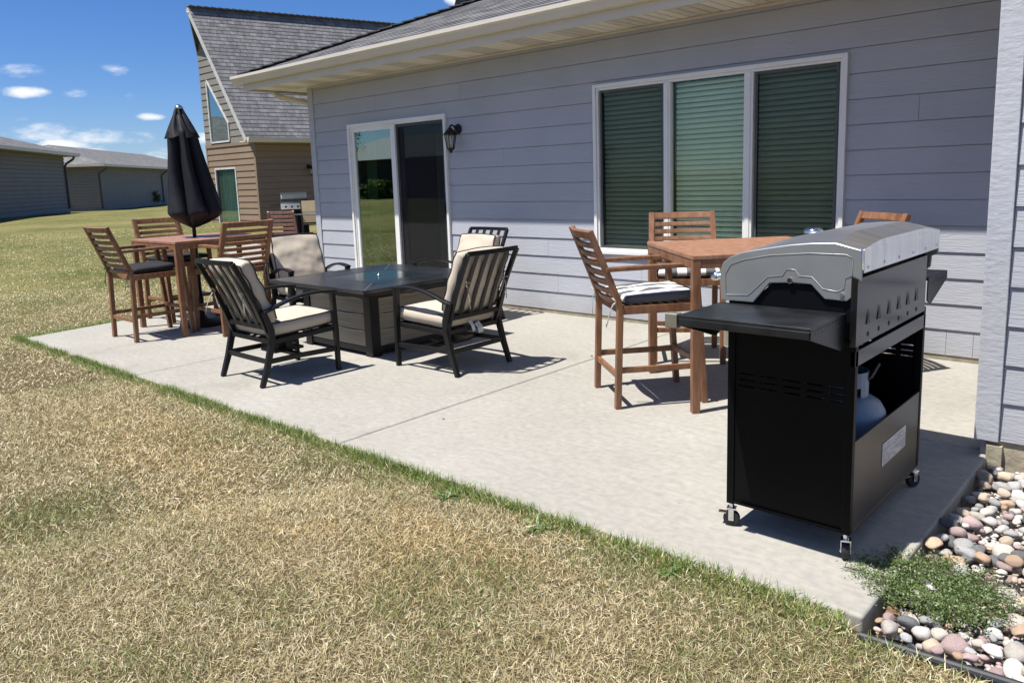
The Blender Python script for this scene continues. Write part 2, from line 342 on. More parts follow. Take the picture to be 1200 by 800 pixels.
# value noise for patches
_P=rng.random((64,64))
def vn(x,y,s):
    x=x*s;y=y*s; xi=np.floor(x).astype(int); yi=np.floor(y).astype(int); fx=x-xi;fy=y-yi
    fx=fx*fx*(3-2*fx);fy=fy*fy*(3-2*fy)
    g=lambda a,b:_P[a%64,b%64]
    return (g(xi,yi)*(1-fx)+g(xi+1,yi)*fx)*(1-fy)+(g(xi,yi+1)*(1-fx)+g(xi+1,yi+1)*fx)*fy
def fbm(x,y,s): return .5*vn(x,y,s)+.3*vn(x+7.3,y+3.1,s*2.1)+.2*vn(x+1.7,y+9.2,s*4.3)
def on_patio(x,y): return (y>front_y(x)-.006)&(x<-.71)&(x>left_x(y))&(y<6.2)
def blocked(x,y):
    b=on_patio(x,y)|((x>-.74)&(y>2.28)&(y<40))|((x>-9.15)&(y>5.98))
    b|=((x<-11.5)&(x>-21)&(y>7.0)&(y<18))   # neighbour patio / house
    b|=((x<-20.9)&(x>-24.5)&(y>11.9))
    return b
def blade_field(n,r0,r1,a0,a1,length,width,seed,edge=False):
    g=np.random.default_rng(seed)
    if edge:
        t=g.random(n); x=PA[0]-.25+t*(PB[0]-PA[0]+.6); off=np.abs(g.normal(0,.062,n)); y=front_y(x)-off+.012
        k=g.random(n)<.14; xx=left_x(2.235+g.random(n)*3.6)-np.abs(g.normal(0,.06,n)); yy=2.235+(g.random(n))*3.6
        y=np.where(k,yy,y); x=np.where(k,left_x(yy)-np.abs(g.normal(0,.07,n)),x)
    else:
        r=np.sqrt(g.random(n)*(r1*r1-r0*r0)+r0*r0); a=a0+g.random(n)*(a1-a0)
        x=r*np.cos(a); y=r*np.sin(a)
    ok=~blocked(x,y); x=x[ok];y=y[ok]; n=len(x)
    dist=np.sqrt(x*x+y*y)
    patch=fbm(x+20,y+20,.9); fine=fbm(x,y,6)
    dfront=front_y(x)-y
    inrow=(x>PA[0]-.3)&(x<PB[0]+.35)
    green=smooth(.50,.74,patch)*.42+.10+.35*(fine-.45)
    green+=.36*smooth(9,20,dist)
    strip=inrow*np.exp(-(np.maximum(dfront,0)/.095)**2)
    gap=smooth(.30,.5,fbm(x+3,y+5,1.7))
    green=np.maximum(green,strip*(.15+.8*gap)*(1-.35*smooth(-3.0,-1.0,x)))
    # straw belt just outside the watered edge
    belt=inrow*smooth(.2,.35,dfront)*(1-smooth(.7,1.1,dfront))*smooth(-6.5,-4,x)
    green=green-belt*.10
    # a darker green patch on the left foreground
    green+=.7*np.exp(-(((x+3.75)/.30)**2+((y-.98)/.28)**2))
    isg=g.random(n)<green
    L=length*(.55+.8*g.random(n)); L=np.where(isg,L*1.12,L); 
    if edge: L=L*(1+.55*strip*gap)
    tilt=np.where(isg,g.normal(.75,.35,n),g.normal(1.12,.3,n)); tilt=np.clip(tilt,.05,1.5)
    az=g.random(n)*2*PI; dx=np.cos(az)*np.sin(tilt); dy=np.sin(az)*np.sin(tilt); dz=np.cos(tilt)
    w=width*(.6+.8*g.random(n))
    rot=g.random(n)*2*PI
    px=-np.sin(az)*w/2; py=np.cos(az)*w/2; pz=(g.random(n)-.5)*w*.9
    z=gz(x,y)-.004+g.random(n)*.010
    bend=.14*L*(g.random(n)+.2)
    v=np.zeros((n,5,3)); 
    v[:,0]=np.stack([x-px,y-py,z-pz],1); v[:,1]=np.stack([x+px,y+py,z+pz],1)
    mx=x+dx*L*.55; my=y+dy*L*.55; mz=z+dz*L*.55+.15*bend
    v[:,2]=np.stack([mx+px*.8,my+py*.8,mz+pz*.8],1); v[:,3]=np.stack([mx-px*.8,my-py*.8,mz-pz*.8],1)
    v[:,4]=np.stack([x+dx*L*1.02,y+dy*L*1.02,np.maximum(z+dz*L-bend*.5,z+.001)],1)
    straw1=np.array([.66,.545,.30]); straw2=np.array([.90,.80,.54]); straw3=np.array([.42,.31,.155]); ol=np.array([.36,.35,.19])
    g1=np.array([.19,.27,.05]); g2=np.array([.30,.39,.10]); g3=np.array([.10,.17,.04])
    u=g.random((n,1)); k=g.random((n,1))
    cs=np.where(k<.5,straw1*(.60+.55*u),np.where(k<.76,straw2*(.75+.3*u),np.where(k<.92,straw3*(.5+.6*u),ol*(.7+.6*u))))
    bel=belt[:,None]; cs=cs*(1+bel*np.array([.03,-.02,-.08])*smooth(.35,.6,fbm(x+9,y+2,1.3))[:,None]*1.6)
    cg=np.where(k<.45,g1*(.8+.5*u),np.where(k<.75,g2*(.8+.4*u),g3*(.8+.5*u)))
    dull=(1-strip)[:,None]; cg=cg*(1-dull)+dull*(cg*.62+np.array([.105,.085,.045]))
    c=np.where(isg[:,None],cg,cs)*np.array([.87,.86,.82])
    return v,c
def blades_obj(name,fields,m):
    v=np.concatenate([a for a,b in fields]); c=np.concatenate([b for a,b in fields]); n=len(v)
    me=bpy.data.meshes.new(name); me.vertices.add(n*5); me.vertices.foreach_set('co',v.reshape(-1).astype(np.float32))
    idx=(np.arange(n)*5)[:,None]; loops=np.concatenate([idx+np.array([[0,1,2,3]]),idx+np.array([[3,2,4]])],1).reshape(-1)
    me.loops.add(n*7); me.loops.foreach_set('vertex_index',loops.astype(np.int32))
    st=(np.arange(n)*7)[:,None]+np.array([[0,4]]); me.polygons.add(n*2); me.polygons.foreach_set('loop_start',st.reshape(-1).astype(np.int32))
    me.update(calc_edges=True)
    at=me.attributes.new('Col','FLOAT_COLOR','POINT'); cc=np.ones((n*5,4),np.float32); cc[:,:3]=np.repeat(c,5,0); at.data.foreach_set('color',cc.reshape(-1))
    me.materials.append(m); o=bpy.data.objects.new(name,me); COL.objects.link(o); return o
BLADE=leafmat('grass blade')
fields=[blade_field(400000,1.0,3.6,1.2,3.45,.029,.0015,1),
        blade_field(330000,3.4,6.5,1.9,3.3,.028,.0023,2),
        blade_field(230000,6.3,13,2.1,3.25,.028,.0042,3),
        blade_field(150000,12.5,26,2.2,3.2,.026,.008,4),
        blade_field(62000,0,0,0,0,.036,.0028,5,edge=True)]
go=blades_obj('lawn_grass',fields,BLADE)
tag(go,'dry straw coloured lawn with olive patches and a green strip along the patio','grass',kind='stuff')

# ------------------------------------------------------------------ patio
def patio():
    mb=MB(); J=[PA[0],-6.02,-3.435,PB[0]]
    g=.0042
    def slab(p):
        mb.prism(p,-.16,0,'z')
    yb=6.055
    slab([(J[0],front_y(J[0])),(J[1]-g,front_y(J[1])),(J[1]-g-.02,yb),(left_x(yb),yb)])
    slab([(J[1]+g,front_y(J[1])),(J[2]-g,front_y(J[2])),(J[2]-g-.03,yb),(J[1]+g-.02,yb)])
    slab([(J[2]+g,front_y(J[2])),(J[3],front_y(J[3])),(J[3],4.2),(J[2]+g-.014,4.2-.0)] )
    slab([(J[2]+g-.014,4.2+.004),(J[3],4.204),(J[3]-.002,yb),(J[2]+g-.03,yb)])
    o=mb.build('patio_slab',CONC,None,bevel=.012,seg=3); tag(o,kind='structure')
patio()

# ------------------------------------------------------------------ house
EXP=.1845
def lap_wall(mb,u0,u1,z0,z1,opens,place,phase=.036,prot=.013,joints=(),gap=.004):
    """lap siding; place(u,z,d) -> point; d = distance proud of the wall"""
    k=math.floor((z0-phase)/EXP)
    while phase+k*EXP<z1-1e-4:
        a=max(z0,phase+k*EXP); b=min(z1,phase+(k+1)*EXP); base=phase+k*EXP
        zs=sorted({a,b}|{z for o in opens for z in(o[2],o[3]) if a<z<b})
        for p,q in zip(zs,zs[1:]):
            mid=(p+q)/2; segs=[(u0,u1)]
            for o in opens:
                if o[2]<mid<o[3]:
                    ns=[]
                    for s in segs:
                        if o[1]<=s[0] or o[0]>=s[1]: ns.append(s)
                        else:
                            if o[0]>s[0]: ns.append((s[0],o[0]))
                            if o[1]<s[1]: ns.append((o[1],s[1]))
                    segs=ns
            js=[j for j,kk in joints if kk==k]
            for j in js:
                ns=[]
                for s in segs:
                    if s[0]<j<s[1]: ns+=[(s[0],j-.0012),(j+.0012,s[1])]
                    else: ns.append(s)
                segs=ns
            for s0,s1 in segs:
                d=lambda z: prot-(prot-.003)*(z-base)/EXP
                q0=q; q=q-gap if abs(q-(base+EXP))<1e-4 else q
                vs=[place(s0,p,d(p)),place(s1,p,d(p)),place(s1,q,d(q)),place(s0,q,d(q)),place(s0,p,-.01),place(s1,p,-.01),place(s0,q,-.01),place(s1,q,-.01)]
                mb.add(vs,[(0,1,2,3),(0,4,5,1),(0,3,6,4),(1,5,7,2)]); q=q0
        k+=1
YW=6.07; XL=-9.10; XR=-.75
house=empty('house',(0,0,0),0,'blue grey house with lap siding, almond gutter and wide window behind the patio','house')
WIN=(-4.415,-2.09,.64,2.22); DOOR=(-8.27,-6.445,.02,2.12)
random.seed(3)
mb=MB()
jt=[(-3.9,2),(-7.0,0),(-5.02,3),(-5.55,2),(-5.9,4),(-1.35,0),(-1.18,0),(-6.2,12),(-5.35,13),(-1.6,9),(-4.9,1),(-7.7,12),(-1.5,3),(-8.7,6),(-5.6,8)]
lap_wall(mb,XL+.09,-.72,.036,2.66,[WIN,DOOR],lambda u,z,d:(u,YW-d,z),joints=jt)
mb.build('siding_wall',SIDE,house,recalc=False)
mb=MB(); # solid backing wall pieces behind the siding
x0,x1,za,zb=WIN; dx0,dx1,dz0,dz1=DOOR
for a in((XL,dx0,-.2,2.7),(dx1,x0,-.2,2.7),(x1,8,-.2,2.7),(dx0,dx1,2.12,2.7),(dx0,dx1,-.2,.02),(x0,x1,2.22,2.7),(x0,x1,-.2,.64)): mb.box(a[0],a[1],YW+.011,YW+.15,a[2],a[3])
mb.box(XL,XL+.15,YW+.151,16,-.2,2.7); mb.build('inner_wall',SIDE,house)
mb=MB(); lap_wall(mb,YW+.10,16,.036,2.66,[],lambda u,z,d:(XL-d,u,z)); mb.build('side_wall',SIDE,house,recalc=False)
MB().box(XL-.022,XL+.088,YW-.024,YW+.1,.036,2.66).build('corner_trim',TRIM,house,bevel=.003)
mb=MB(); mb.box(XL-.004,-.75,YW-.006,YW+.02,-.2,.034); mb.build('foundation',FND,house)
# frieze line under the soffit handled by siding top; soffit with grooved panels
EY=5.47; EX=-9.70; SZ=2.672
def soffit():
    mb=MB(); mvs=[]; x=EX+.02; k=0
    while x<8:
        w=.10
        if k%6==3: mvs.append(MB())
        t=mvs[-1] if (k//3)%2 else mb
        t.box(x,x+w-.012,EY+.005,YW+.004,SZ,SZ+.006); t.box(x+w-.012,x+w,EY+.005,YW+.004,SZ+.009,SZ+.015)
        x+=w; k+=1
    y=YW+.004
    while y<16: mb.box(EX+.02,XL,y,y+.092,SZ,SZ+.006); y+=.1
    mb.box(EX+.02,8,EY+.02,16,SZ+.016,SZ+.02)
    o=mb.build('soffit',ALMS,house); pm=mat('perforated soffit vinyl',(.70,.64,.52),.6,var=.2,scale=160)
    for mv in mvs: mv.build('vented_panel',pm,o)
    return o
soffit()
mb=MB(); mb.box(EX,8,EY-.014,EY+.004,SZ-.03,SZ+.15); mb.box(EX-.014,EX+.0,EY-.014,16,SZ-.03,SZ+.15); mb.box(XL+.02,-.73,YW-.03,YW-.004,SZ-.022,SZ-.002)
mb.build('fascia',ALM,house,bevel=.002)
def gutter(parent,length,loc,rz,h=.105,d=.115,name='gutter'):
    # K-style profile (y outwards negative, z)
    pr=[(0,0),(-.07*d/.115,0),(-.085*d/.115,.03),(-.095*d/.115,.055),(-d,h*.68),(-d,h),(-d+.012,h),(-d+.012,h-.008),(-d+.006,h-.012),(-d+.006,h*.70),(-.088*d/.115,.058),(-.064*d/.115,.006),(-.004,.006),(-.004,h),(0,h)]
    mb=MB(); mb.prism(pr,0,length,'x'); 
    # end cap
    for a in(0,length): mb.prism([(0,0),(-.07*d/.115,0),(-.095*d/.115,.055),(-d,h*.68),(-d,h),(0,h)],a-.002,a+.002,'x')
    o=mb.build(name,ALM,parent); o.location=loc; o.rotation_euler=(0,0,rz); return o
GZ=SZ+.052
gutter(house,17.8,(EX-.125,EY-.0155,GZ),0)
gutter(house,10.5,(EX-.0155,16,GZ),-PI/2)
mb=MB(); mb.tube([(EX-.06,5.95,GZ),(EX-.06,5.95,GZ-.07),(EX-.0,5.97,GZ-.13),(XL-.12,6.22,GZ-.26),(XL-.06,6.25,GZ-.34),(XL-.06,6.25,.1)],.036,10); mb.build('downspout',ALM,house,smooth=True)
# roof ------------------------------------------------
def band_roof(mb,uvl,P,u,v,L,lim,exp=.14,th=.007):
    """P origin, u along eave, v up the slope (unit), n normal; lim(s)->(u0,u1) band limits"""
    u=V(u).normalized(); v=V(v).normalized(); n=u.cross(v).normalized()
    if n.z<0: n=-n
    P=V(P); k=0
    while k*exp<L:
        a=k*exp; b=min(L,(k+1)*exp); ua=lim(a); ub=lim(b)
        pts=[P+u*ua[0]+v*a+n*th,P+u*ua[1]+v*a+n*th,P+u*ub[1]+v*b+n*.002,P+u*ub[0]+v*b+n*.002,P+u*ua[0]+v*a-n*.004,P+u*ua[1]+v*a-n*.004]
        mb.add(pts,[(0,1,2,3),(4,5,1,0)])
        uvl+= [(ua[0],a),(ua[1],a),(ub[1],b),(ub[0],b),(ua[0],a),(ua[1],a),(ua[1],a+.01),(ua[0],a+.01)]
        k+=1
def build_uv(mb,uvl,name,m,parent):
    o=mb.build(name,m,parent,recalc=False); uvlay=o.data.uv_layers.new(name='UVMap')
    flat=[c for p in uvl for c in p]; uvlay.data.foreach_set('uv',flat); return o
PIT=.388
ev=(0,1,PIT); cosp=1/math.sqrt(1+PIT*PIT)
mb=MB(); uvl=[]
RY0=5.425; RX0=-9.745; RZ0=SZ+.156
half=6.0; Ls=half/cosp
band_roof(mb,uvl,(RX0,RY0,RZ0),(1,0,0),ev,Ls,lambda s:(s*cosp,17.9))
roof=build_uv(mb,uvl,'roof',SHIN,house)
mb=MB(); uvl=[]
band_roof(mb,uvl,(RX0,RY0,RZ0),(0,1,0),(1,0,PIT),Ls,lambda s:(s*cosp,12-s*cosp))
h2=build_uv(mb,uvl,'hip_slope',SHIN,roof)
mb=MB(); q=V((1,1,PIT)); L_=q.length; n=int(half*L_/.16)
for i in range(n):
    a=V((RX0,RY0,RZ0+.004))+q*(half*i/n); b=V((RX0,RY0,RZ0+.004))+q*(half*(i+1.15)/n)
    mb.beam(a+V((0,0,.022)),b+V((0,0,.006)),.2,.012)
mb.build('hip_cap',RCAP,roof)
mb=MB(); # roof vent pipe near the hip line
vp=V((RX0+2.12,RY0+2.17,RZ0+2.12*PIT+.01))
mb.prism([(-.12,0),(.12,0),(.1,.1),(.02,.15),(-.07,.12)],-.08,.08,'y'); mb.tube([(0,0,0),(.0,.0,.2)],.035,10)
o=mb.build('roof_vent',BLK,roof); o.location=vp
# window ---------------------------------------------
def ring(mb,x0,x1,z0,z1,w,y0,y1,wb=None):
    wb=wb or w
    mb.box(x0,x0+w,y0,y1,z0,z1); mb.box(x1-w,x1,y0,y1,z0,z1); mb.box(x0+w,x1-w,y0,y1,z1-w,z1); mb.box(x0+w,x1-w,y0,y1,z0,z0+wb)
mb=MB(); ring(mb,*WIN,.034,YW-.038,YW+.02); ring(mb,WIN[0]+.034,WIN[1]-.034,WIN[2]+.034,WIN[3]-.034,.022,YW-.022,YW+.03)
window=mb.build('window',WHITE,house,bevel=.003)
mb=MB(); zi0,zi1=WIN[2]+.056,WIN[3]-.056
for a,b in((-3.655,-3.585),(-2.905,-2.825)): mb.box(a,b,YW-.027,YW+.03,zi0,zi1); mb.box(a+.02,b-.02,YW-.034,YW-.026,zi0,zi1)
mb.build('mullion',WHITE,window,bevel=.003)
PAN=[(WIN[0]+.056,-3.655),(-3.585,-2.905),(-2.825,WIN[1]-.056)]
for i,(a,b) in enumerate(PAN):
    MB().box(a,b,YW+.010,YW+.014,zi0,zi1).build('pane',WGLASS,window)
    mb=MB(); z=zi0+.02; k=0
    while z<zi1-.02:
        # closed slats, slightly tilted, each a thin curved strip
        t=.021+random.uniform(-.0015,.0015); y=YW+.085
        prf=[(y-.012,z-t),(y-.017,z-.004),(y-.011,z+t*.5),(y+.010,z+t*1.15),(y+.012,z+t*1.15),(y-.008,z+t*.45),(y-.014,z-.004),(y-.009,z-t)]
        mb.prism(prf,a+.006,b-.006,'x'); z+=.0445
    for xx in(a+.12,b-.12): mb.box(xx-.0015,xx+.0015,YW+.064,YW+.066,zi0,zi1)
    mb.build('blind',BLIND,window)
    if i!=1:
        MB().box(a+.03,b-.03,YW-.004,YW-.003,zi0+.02,zi1-.02).build('screen',SCREEN,window)
        mb=MB(); ring(mb,a+.012,b-.012,zi0+.006,zi1-.006,.018,YW-.008,YW+.002); mb.build('screen_frame',mat('dark bronze frame',(.09,.09,.09),.5),window)
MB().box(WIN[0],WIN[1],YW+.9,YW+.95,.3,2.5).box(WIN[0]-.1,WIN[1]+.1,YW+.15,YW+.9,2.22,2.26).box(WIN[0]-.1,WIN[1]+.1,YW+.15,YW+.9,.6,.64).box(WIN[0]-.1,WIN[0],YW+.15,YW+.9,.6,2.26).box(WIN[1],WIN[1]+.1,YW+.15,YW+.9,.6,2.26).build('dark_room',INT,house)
# sliding door ----------------------------------------
mb=MB(); ring(mb,*DOOR,.036,YW-.040,YW+.02,.05); ring(mb,DOOR[0]+.036,DOOR[1]-.036,DOOR[2]+.05,DOOR[3]-.036,.02,YW-.022,YW+.03)
door=mb.build('sliding_door',WHITE,house,bevel=.003)
dz0i,dz1i=DOOR[2]+.07,DOOR[3]-.056
mb=MB(); ring(mb,DOOR[0]+.056,-7.40,dz0i,dz1i,.045,YW-.012,YW+.03,.09); mb.build('fixed_panel',WHITE,door,bevel=.003)
mb=MB(); mb.box(-7.42,-7.345,YW-.030,YW+.03,dz0i,dz1i); mb.build('meeting_stile',WHITE,door,bevel=.003)
MB().box(DOOR[0]+.1,-7.445,YW+.008,YW+.012,dz0i+.09,dz1i-.045).build('pane',DGLASS,door)
MB().box(-7.345,DOOR[1]-.056,YW+.022,YW+.026,dz0i,dz1i).build('pane',SGLASS,door)
dk=mat('charcoal door frame',(.05,.05,.055),.45)
mb=MB(); ring(mb,-7.345,DOOR[1]-.056,dz0i,dz1i,.035,YW-.004,YW+.012,.06); mb.box(-7.31,-7.24,YW+.014,YW+.02,dz0i,dz1i); mb.build('screen_frame',dk,door)
MB().box(-7.31,DOOR[1]-.09,YW+.002,YW+.003,dz0i+.06,dz1i-.035).build('screen',DSCREEN,door)
MB().box(-6.575,-6.51,YW-.035,YW-.004,1.01,1.14).build('handle',BLK,door,bevel=.006)
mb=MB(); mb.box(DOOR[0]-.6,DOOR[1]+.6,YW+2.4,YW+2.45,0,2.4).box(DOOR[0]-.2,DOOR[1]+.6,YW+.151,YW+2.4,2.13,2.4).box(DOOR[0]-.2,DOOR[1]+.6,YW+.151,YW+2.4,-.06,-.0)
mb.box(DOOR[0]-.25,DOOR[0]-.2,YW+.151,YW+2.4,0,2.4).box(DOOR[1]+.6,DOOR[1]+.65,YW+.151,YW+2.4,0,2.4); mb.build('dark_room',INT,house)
def curtain(mb,x0,x1,y,z0,z1,amp=.02,per=.09):
    n=int((x1-x0)/.012); vs=[];
    for i in range(n+1):
        x=x0+(x1-x0)*i/n; yy=y+amp*math.sin(2*PI*x/per+.7*math.sin(x*9)); vs+=[(x,yy,z0),(x,yy,z1)]
    mb.add(vs,[(2*i,2*i+2,2*i+3,2*i+1) for i in range(n)])
mb=MB(); curtain(mb,DOOR[0]+.12,DOOR[0]+.32,YW+.16,.05,2.1); curtain(mb,-7.2,-6.5,YW+.5,.05,2.1,.03,.14); mb.build('curtain',CURT,door,recalc=False)
# right wing -------------------------------------------
WY=4.14; WX=-.755
mb=MB(); lap_wall(mb,WX+.085,6,.085,2.66,[],lambda u,z,d:(u,WY-d,z),phase=.085,joints=[(1.2,3),(2.0,6)])
mb.build('wing_wall',SIDE,house,recalc=False)
mb=MB(); mb.box(WX+.004,6,WY+.011,WY+.15,-.05,2.7); mb.box(WX+.004,WX+.15,WY+.151,YW-.02,-.05,2.7); mb.build('wing_inner_wall',SIDE,house)
mb=MB(); lap_wall(mb,WY+.08,YW-.02,.085,2.66,[],lambda u,z,d:(WX-d+.003,u,z),phase=.085); mb.build('wing_side_wall',SIDE,house,recalc=False)
MB().box(WX-.016,WX+.083,WY-.030,WY-.004,.08,2.66).box(WX-.018,WX+.003,WY-.0305,WY+.078,.079,2.661).build('corner_trim',TRIM,house,bevel=.003)
MB().box(WX+.035,6,WY-.0,WY+.14,-.3,.082).box(WX+.035,WX+.1,WY-.028,WY,-.3,.06).build('foundation',FND,house)
# wing roof: gable end facing the lawn, eave on its left side
mb=MB(); uvl=[]
band_roof(mb,uvl,(-1.42,3.93,2.80),(0,1,0),(1,0,PIT),4.6,lambda s:(0,4.5))
wr=build_uv(mb,uvl,'wing_roof',SHIN,house)
mb=MB(); mb.prism([(-1.40,2.67),(2.8,2.67),(2.8,4.45),(-1.40,2.79)],3.935,3.95,'y'); mb.box(-1.40,WX,3.95,EY-.14,2.67,2.685); mb.box(-1.414,-1.40,3.95,EY-.14,2.67,2.80)
mb.box(-.9,6,3.951,WY,2.668,2.68); mb.build('wing_soffit',ALMS,house)
# lantern ----------------------------------------------
def lantern(loc,rz,sc,label):
    t=empty('wall_lantern',loc,rz,label,'wall lantern')
    mb=MB(); mb.lathe([(.055,0),(.06,.006),(.05,.018),(.02,.03)],16)
    o=mb.build('back_plate',BLK,t,smooth=False); o.rotation_euler=(PI/2,0,0)
    mb=MB(); mb.tube([(0,-.02,0),(0,-.06,.03),(0,-.10,.045),(0,-.125,.03),(0,-.125,.0)],.010,8); mb.build('arm',BLK,t,smooth=True)
    mb=MB(); mb.lathe([(.012,.02),(.03,0),(.078,-.055),(.082,-.06),(.07,-.062)],6,(0,-.125,0)); mb.build('cap',BLK,t)
    mb=MB()
    for k in range(6):
        a=2*PI*k/6; mb.beam((.066*math.cos(a),-.125+.066*math.sin(a),-.06),(.038*math.cos(a),-.125+.038*math.sin(a),-.21),.008,.008)
    mb.lathe([(.042,-.205),(.044,-.215),(.025,-.225),(.012,-.25),(.004,-.262)],12,(0,-.125,0)); mb.build('cage',BLK,t)
    mb=MB(); mb.lathe([(.062,-.062),(.035,-.205)],6,(0,-.125,0)); mb.build('lamp_glass',glassmat('lantern glass',(.9,.9,.88),.05),t)
    mb=MB(); mb.lathe([(.012,-.2),(.014,-.13),(.016,-.11),(.009,-.09)],10,(0,-.125,0)); mb.build('bulb',mat('frosted bulb',(.8,.78,.72),.4),t,smooth=True)
    t.scale=(sc,)*3; return t
lantern((-6.26,YW-.013,1.935),0,1.0,'black wall lantern beside the sliding glass door')

# ------------------------------------------------------------------ cushions
def cushion_mesh(w,d,e,c,n=18,tuft=False,seed=0,fold=.0):
    """pillow in local xy, thickness z; e half edge thickness, c half centre thickness"""
    mb=MB(); rnd=random.Random(seed); top=[];bot=[]
    def P(i,j,s):
        u=-1+2*i/n; v=-1+2*j/n
        x=u*w/2; y=v*d/2
        # rounded corners
        m=(u*u)*(v*v); x*=1-.045*m; y*=1-.045*m
        f=(1-abs(u)**3.2)*(1-abs(v)**3.2)
        z=e+(c-e)*f
        nn=noise.noise(V((x*7+seed,y*7,s*3)))*.010+noise.noise(V((x*16+seed,y*16,s*3+5)))*.004
        z+=nn*(.35+f)+fold*math.sin(y*38+math.sin(x*12+seed)*1.3)*(1-f)*.8
        if tuft:
            for a in(-.33,.33):
                for b in(-.33,.33):
                    r=math.hypot(u-a*1.3,v-b*1.3); z-=.018*math.exp(-(r/.17)**2)
        return (x,y,s*z)
    idx={}
    vs=[]
    for s in(1,-1):
        for j in range(n+1):
            for i in range(n+1): idx[(s,i,j)]=len(vs); vs.append(P(i,j,s))
    fs=[]
    for j in range(n):
        for i in range(n):
            fs.append((idx[1,i,j],idx[1,i+1,j],idx[1,i+1,j+1],idx[1,i,j+1])); fs.append((idx[-1,i,j],idx[-1,i,j+1],idx[-1,i+1,j+1],idx[-1,i+1,j]))
    per=[(i,0) for i in range(n)]+[(n,j) for j in range(n)]+[(i,n) for i in range(n,0,-1)]+[(0,j) for j in range(n,0,-1)]
    mid=[]
    for a in per:
        p=V(vs[idx[(1,)+a]]); q=V(vs[idx[(-1,)+a]]); m_=(p+q)/2; m_.x*=1+.012/(w/2); m_.y*=1+.012/(d/2); mid.append(len(vs)); vs.append(tuple(m_))
    L=len(per)
    for k in range(L):
        a=per[k];b=per[(k+1)%L]; fs.append((idx[(1,)+b],idx[(1,)+a],mid[k],mid[(k+1)%L])); fs.append((mid[(k+1)%L],mid[k],idx[(-1,)+a],idx[(-1,)+b]))
    mb.add(vs,fs)
    loops=[[vs[idx[(s,)+a]] for a in per] for s in(1,-1)]
    return mb,loops
def piping(loops,r=.005):
    mb=MB()
    for lp in loops:
        pts=[V(p)*1.004 for p in lp]; mb.tube(pts+[pts[0]],r,6)
    return mb
def ties(pts,m,parent,length=.13,seed=0,loc=(0,0,0)):
    rnd=random.Random(seed)
    for p in pts:
        p=V(p); mb=MB()
        for s in range(2):
            q=[p]; dx,dy=rnd.uniform(-.04,.04),rnd.uniform(-.04,.02)
            for k in range(1,6): q.append(p+V((dx*k/3,dy*k/3-.012,-length*(k/5)**1.2*rnd.uniform(.8,1.1))))
            mb.sweep(q,.009,.002,(0,1,0))
        mb.tube([p+V((-.028,-.012,.01)),p+V((-.012,-.022,.022)),p,p+V((.012,-.022,.02)),p+V((.028,-.012,.006))],.004,5)
        mb.build('tie',m,parent,smooth=True).location=loc

# ------------------------------------------------------------------ bar chairs
TOPZ=1.075
def bar_chair(cm,tie_m,seed,tuft):
    t=empty('bar_chair',(0,0,0))
    W=.245
    for s in(-1,1):
        MB().beam((s*W,-.27,0),(s*W,-.25,.612),.042,.036,(0,1,0)).build('leg',WOOD,t,bevel=.003)
        MB().beam((s*W,.275,0),(s*W,.215,.835),.042,.036,(0,1,0)).build('leg',WOOD,t,bevel=.003)
        MB().sweep([(s*W,-.335,.845),(s*W,0,.850),(s*W,.245,.850)],.056,.026).build('armrest',WOOD,t,bevel=.004)
    mb=MB()
    for s in(-1,1): mb.sweep([(s*W,-.246,.58),(s*W,-.262,.66),(s*(W-.004),-.34,.86),(s*(W-.008),-.425,TOPZ)],.044,.034,(0,1,0))
    def bp(z): # y of the post at height z
        return -.262-(z-.66)*.393
    def slat(z,h,th=.016,bow=.032):
        pts=[]
        for i in range(9):
            u=-1+i/4; pts.append((u*(W-.012),bp(z)-bow*(1-u*u)+.004,z))
        mb.sweep(pts,th,h,(0,-.37,.93))
    slat(TOPZ-.026,.05,.024)
    for k in range(7): slat(TOPZ-.092-k*.0555,.034)
    mb.build('backrest',WOOD,t,bevel=.003)
    mb=MB()
    for s in(-1,1): mb.beam((s*(W-.002),-.235,.598),(s*(W-.002),.225,.598),.024,.05)
    mb.beam((-W+.015,.225,.598),(W-.015,.225,.598),.026,.05); mb.beam((-W+.02,-.235,.598),(W-.02,-.235,.598),.026,.05)
    for k in range(7): mb.box(-W+.014,W-.014,-.215+k*.062,-.168+k*.062,.606,.620)
    mb.build('seat',WOOD,t,bevel=.002)
    mb=MB()
    for s in(-1,1): mb.beam((s*W,-.262,.235),(s*W,.252,.235),.022,.034)
    mb.beam((-W+.01,-.264,.20),(W-.01,-.264,.20),.022,.034); mb.beam((-W+.01,.252,.25),(W-.01,.252,.25),.03,.034)
    mb.build('stretcher',WOOD,t,bevel=.002)
    cb,lp=cushion_mesh(.455,.45,.024,.040,tuft=tuft,seed=seed); c=cb.build('cushion',cm,t,smooth=True); c.location=(0,.008,.662); c.rotation_euler=(.03,0,.02)
    if tuft:
        mb=MB(); P=[V(p) for p in lp[0]]; Q=[V(p) for p in lp[1]]; n_=len(P); up=1.006
        vs=[ (p.x*up,p.y*up,p.z-.006) for p in P]+[((p.x+q.x)/2*1.03*1.01,(p.y+q.y)/2*1.03*1.01,0) for p,q in zip(P,Q)]+[(q.x*up,q.y*up,q.z+.0) for q in Q]
        fs=[(k,(k+1)%n_,n_+(k+1)%n_,n_+k) for k in range(n_)]+[(n_+k,n_+(k+1)%n_,2*n_+(k+1)%n_,2*n_+k) for k in range(n_)]
        mb.add(vs,fs); mb.build('cushion_side',GREYC,c,smooth=True)
    ties([(-.235,-.275,.66),(.235,-.275,.66)],tie_m,c,.16,seed,(0,-.008,-.662))
    return t
BC='tall slatted wooden bar chairs around the two high tables'
def put(t,x,y,deg,label,cat,group):
    t.location=(x,y,t.location.z); t.rotation_euler=(0,0,math.radians(deg)-PI/2); tag(t,label,cat,group); return t
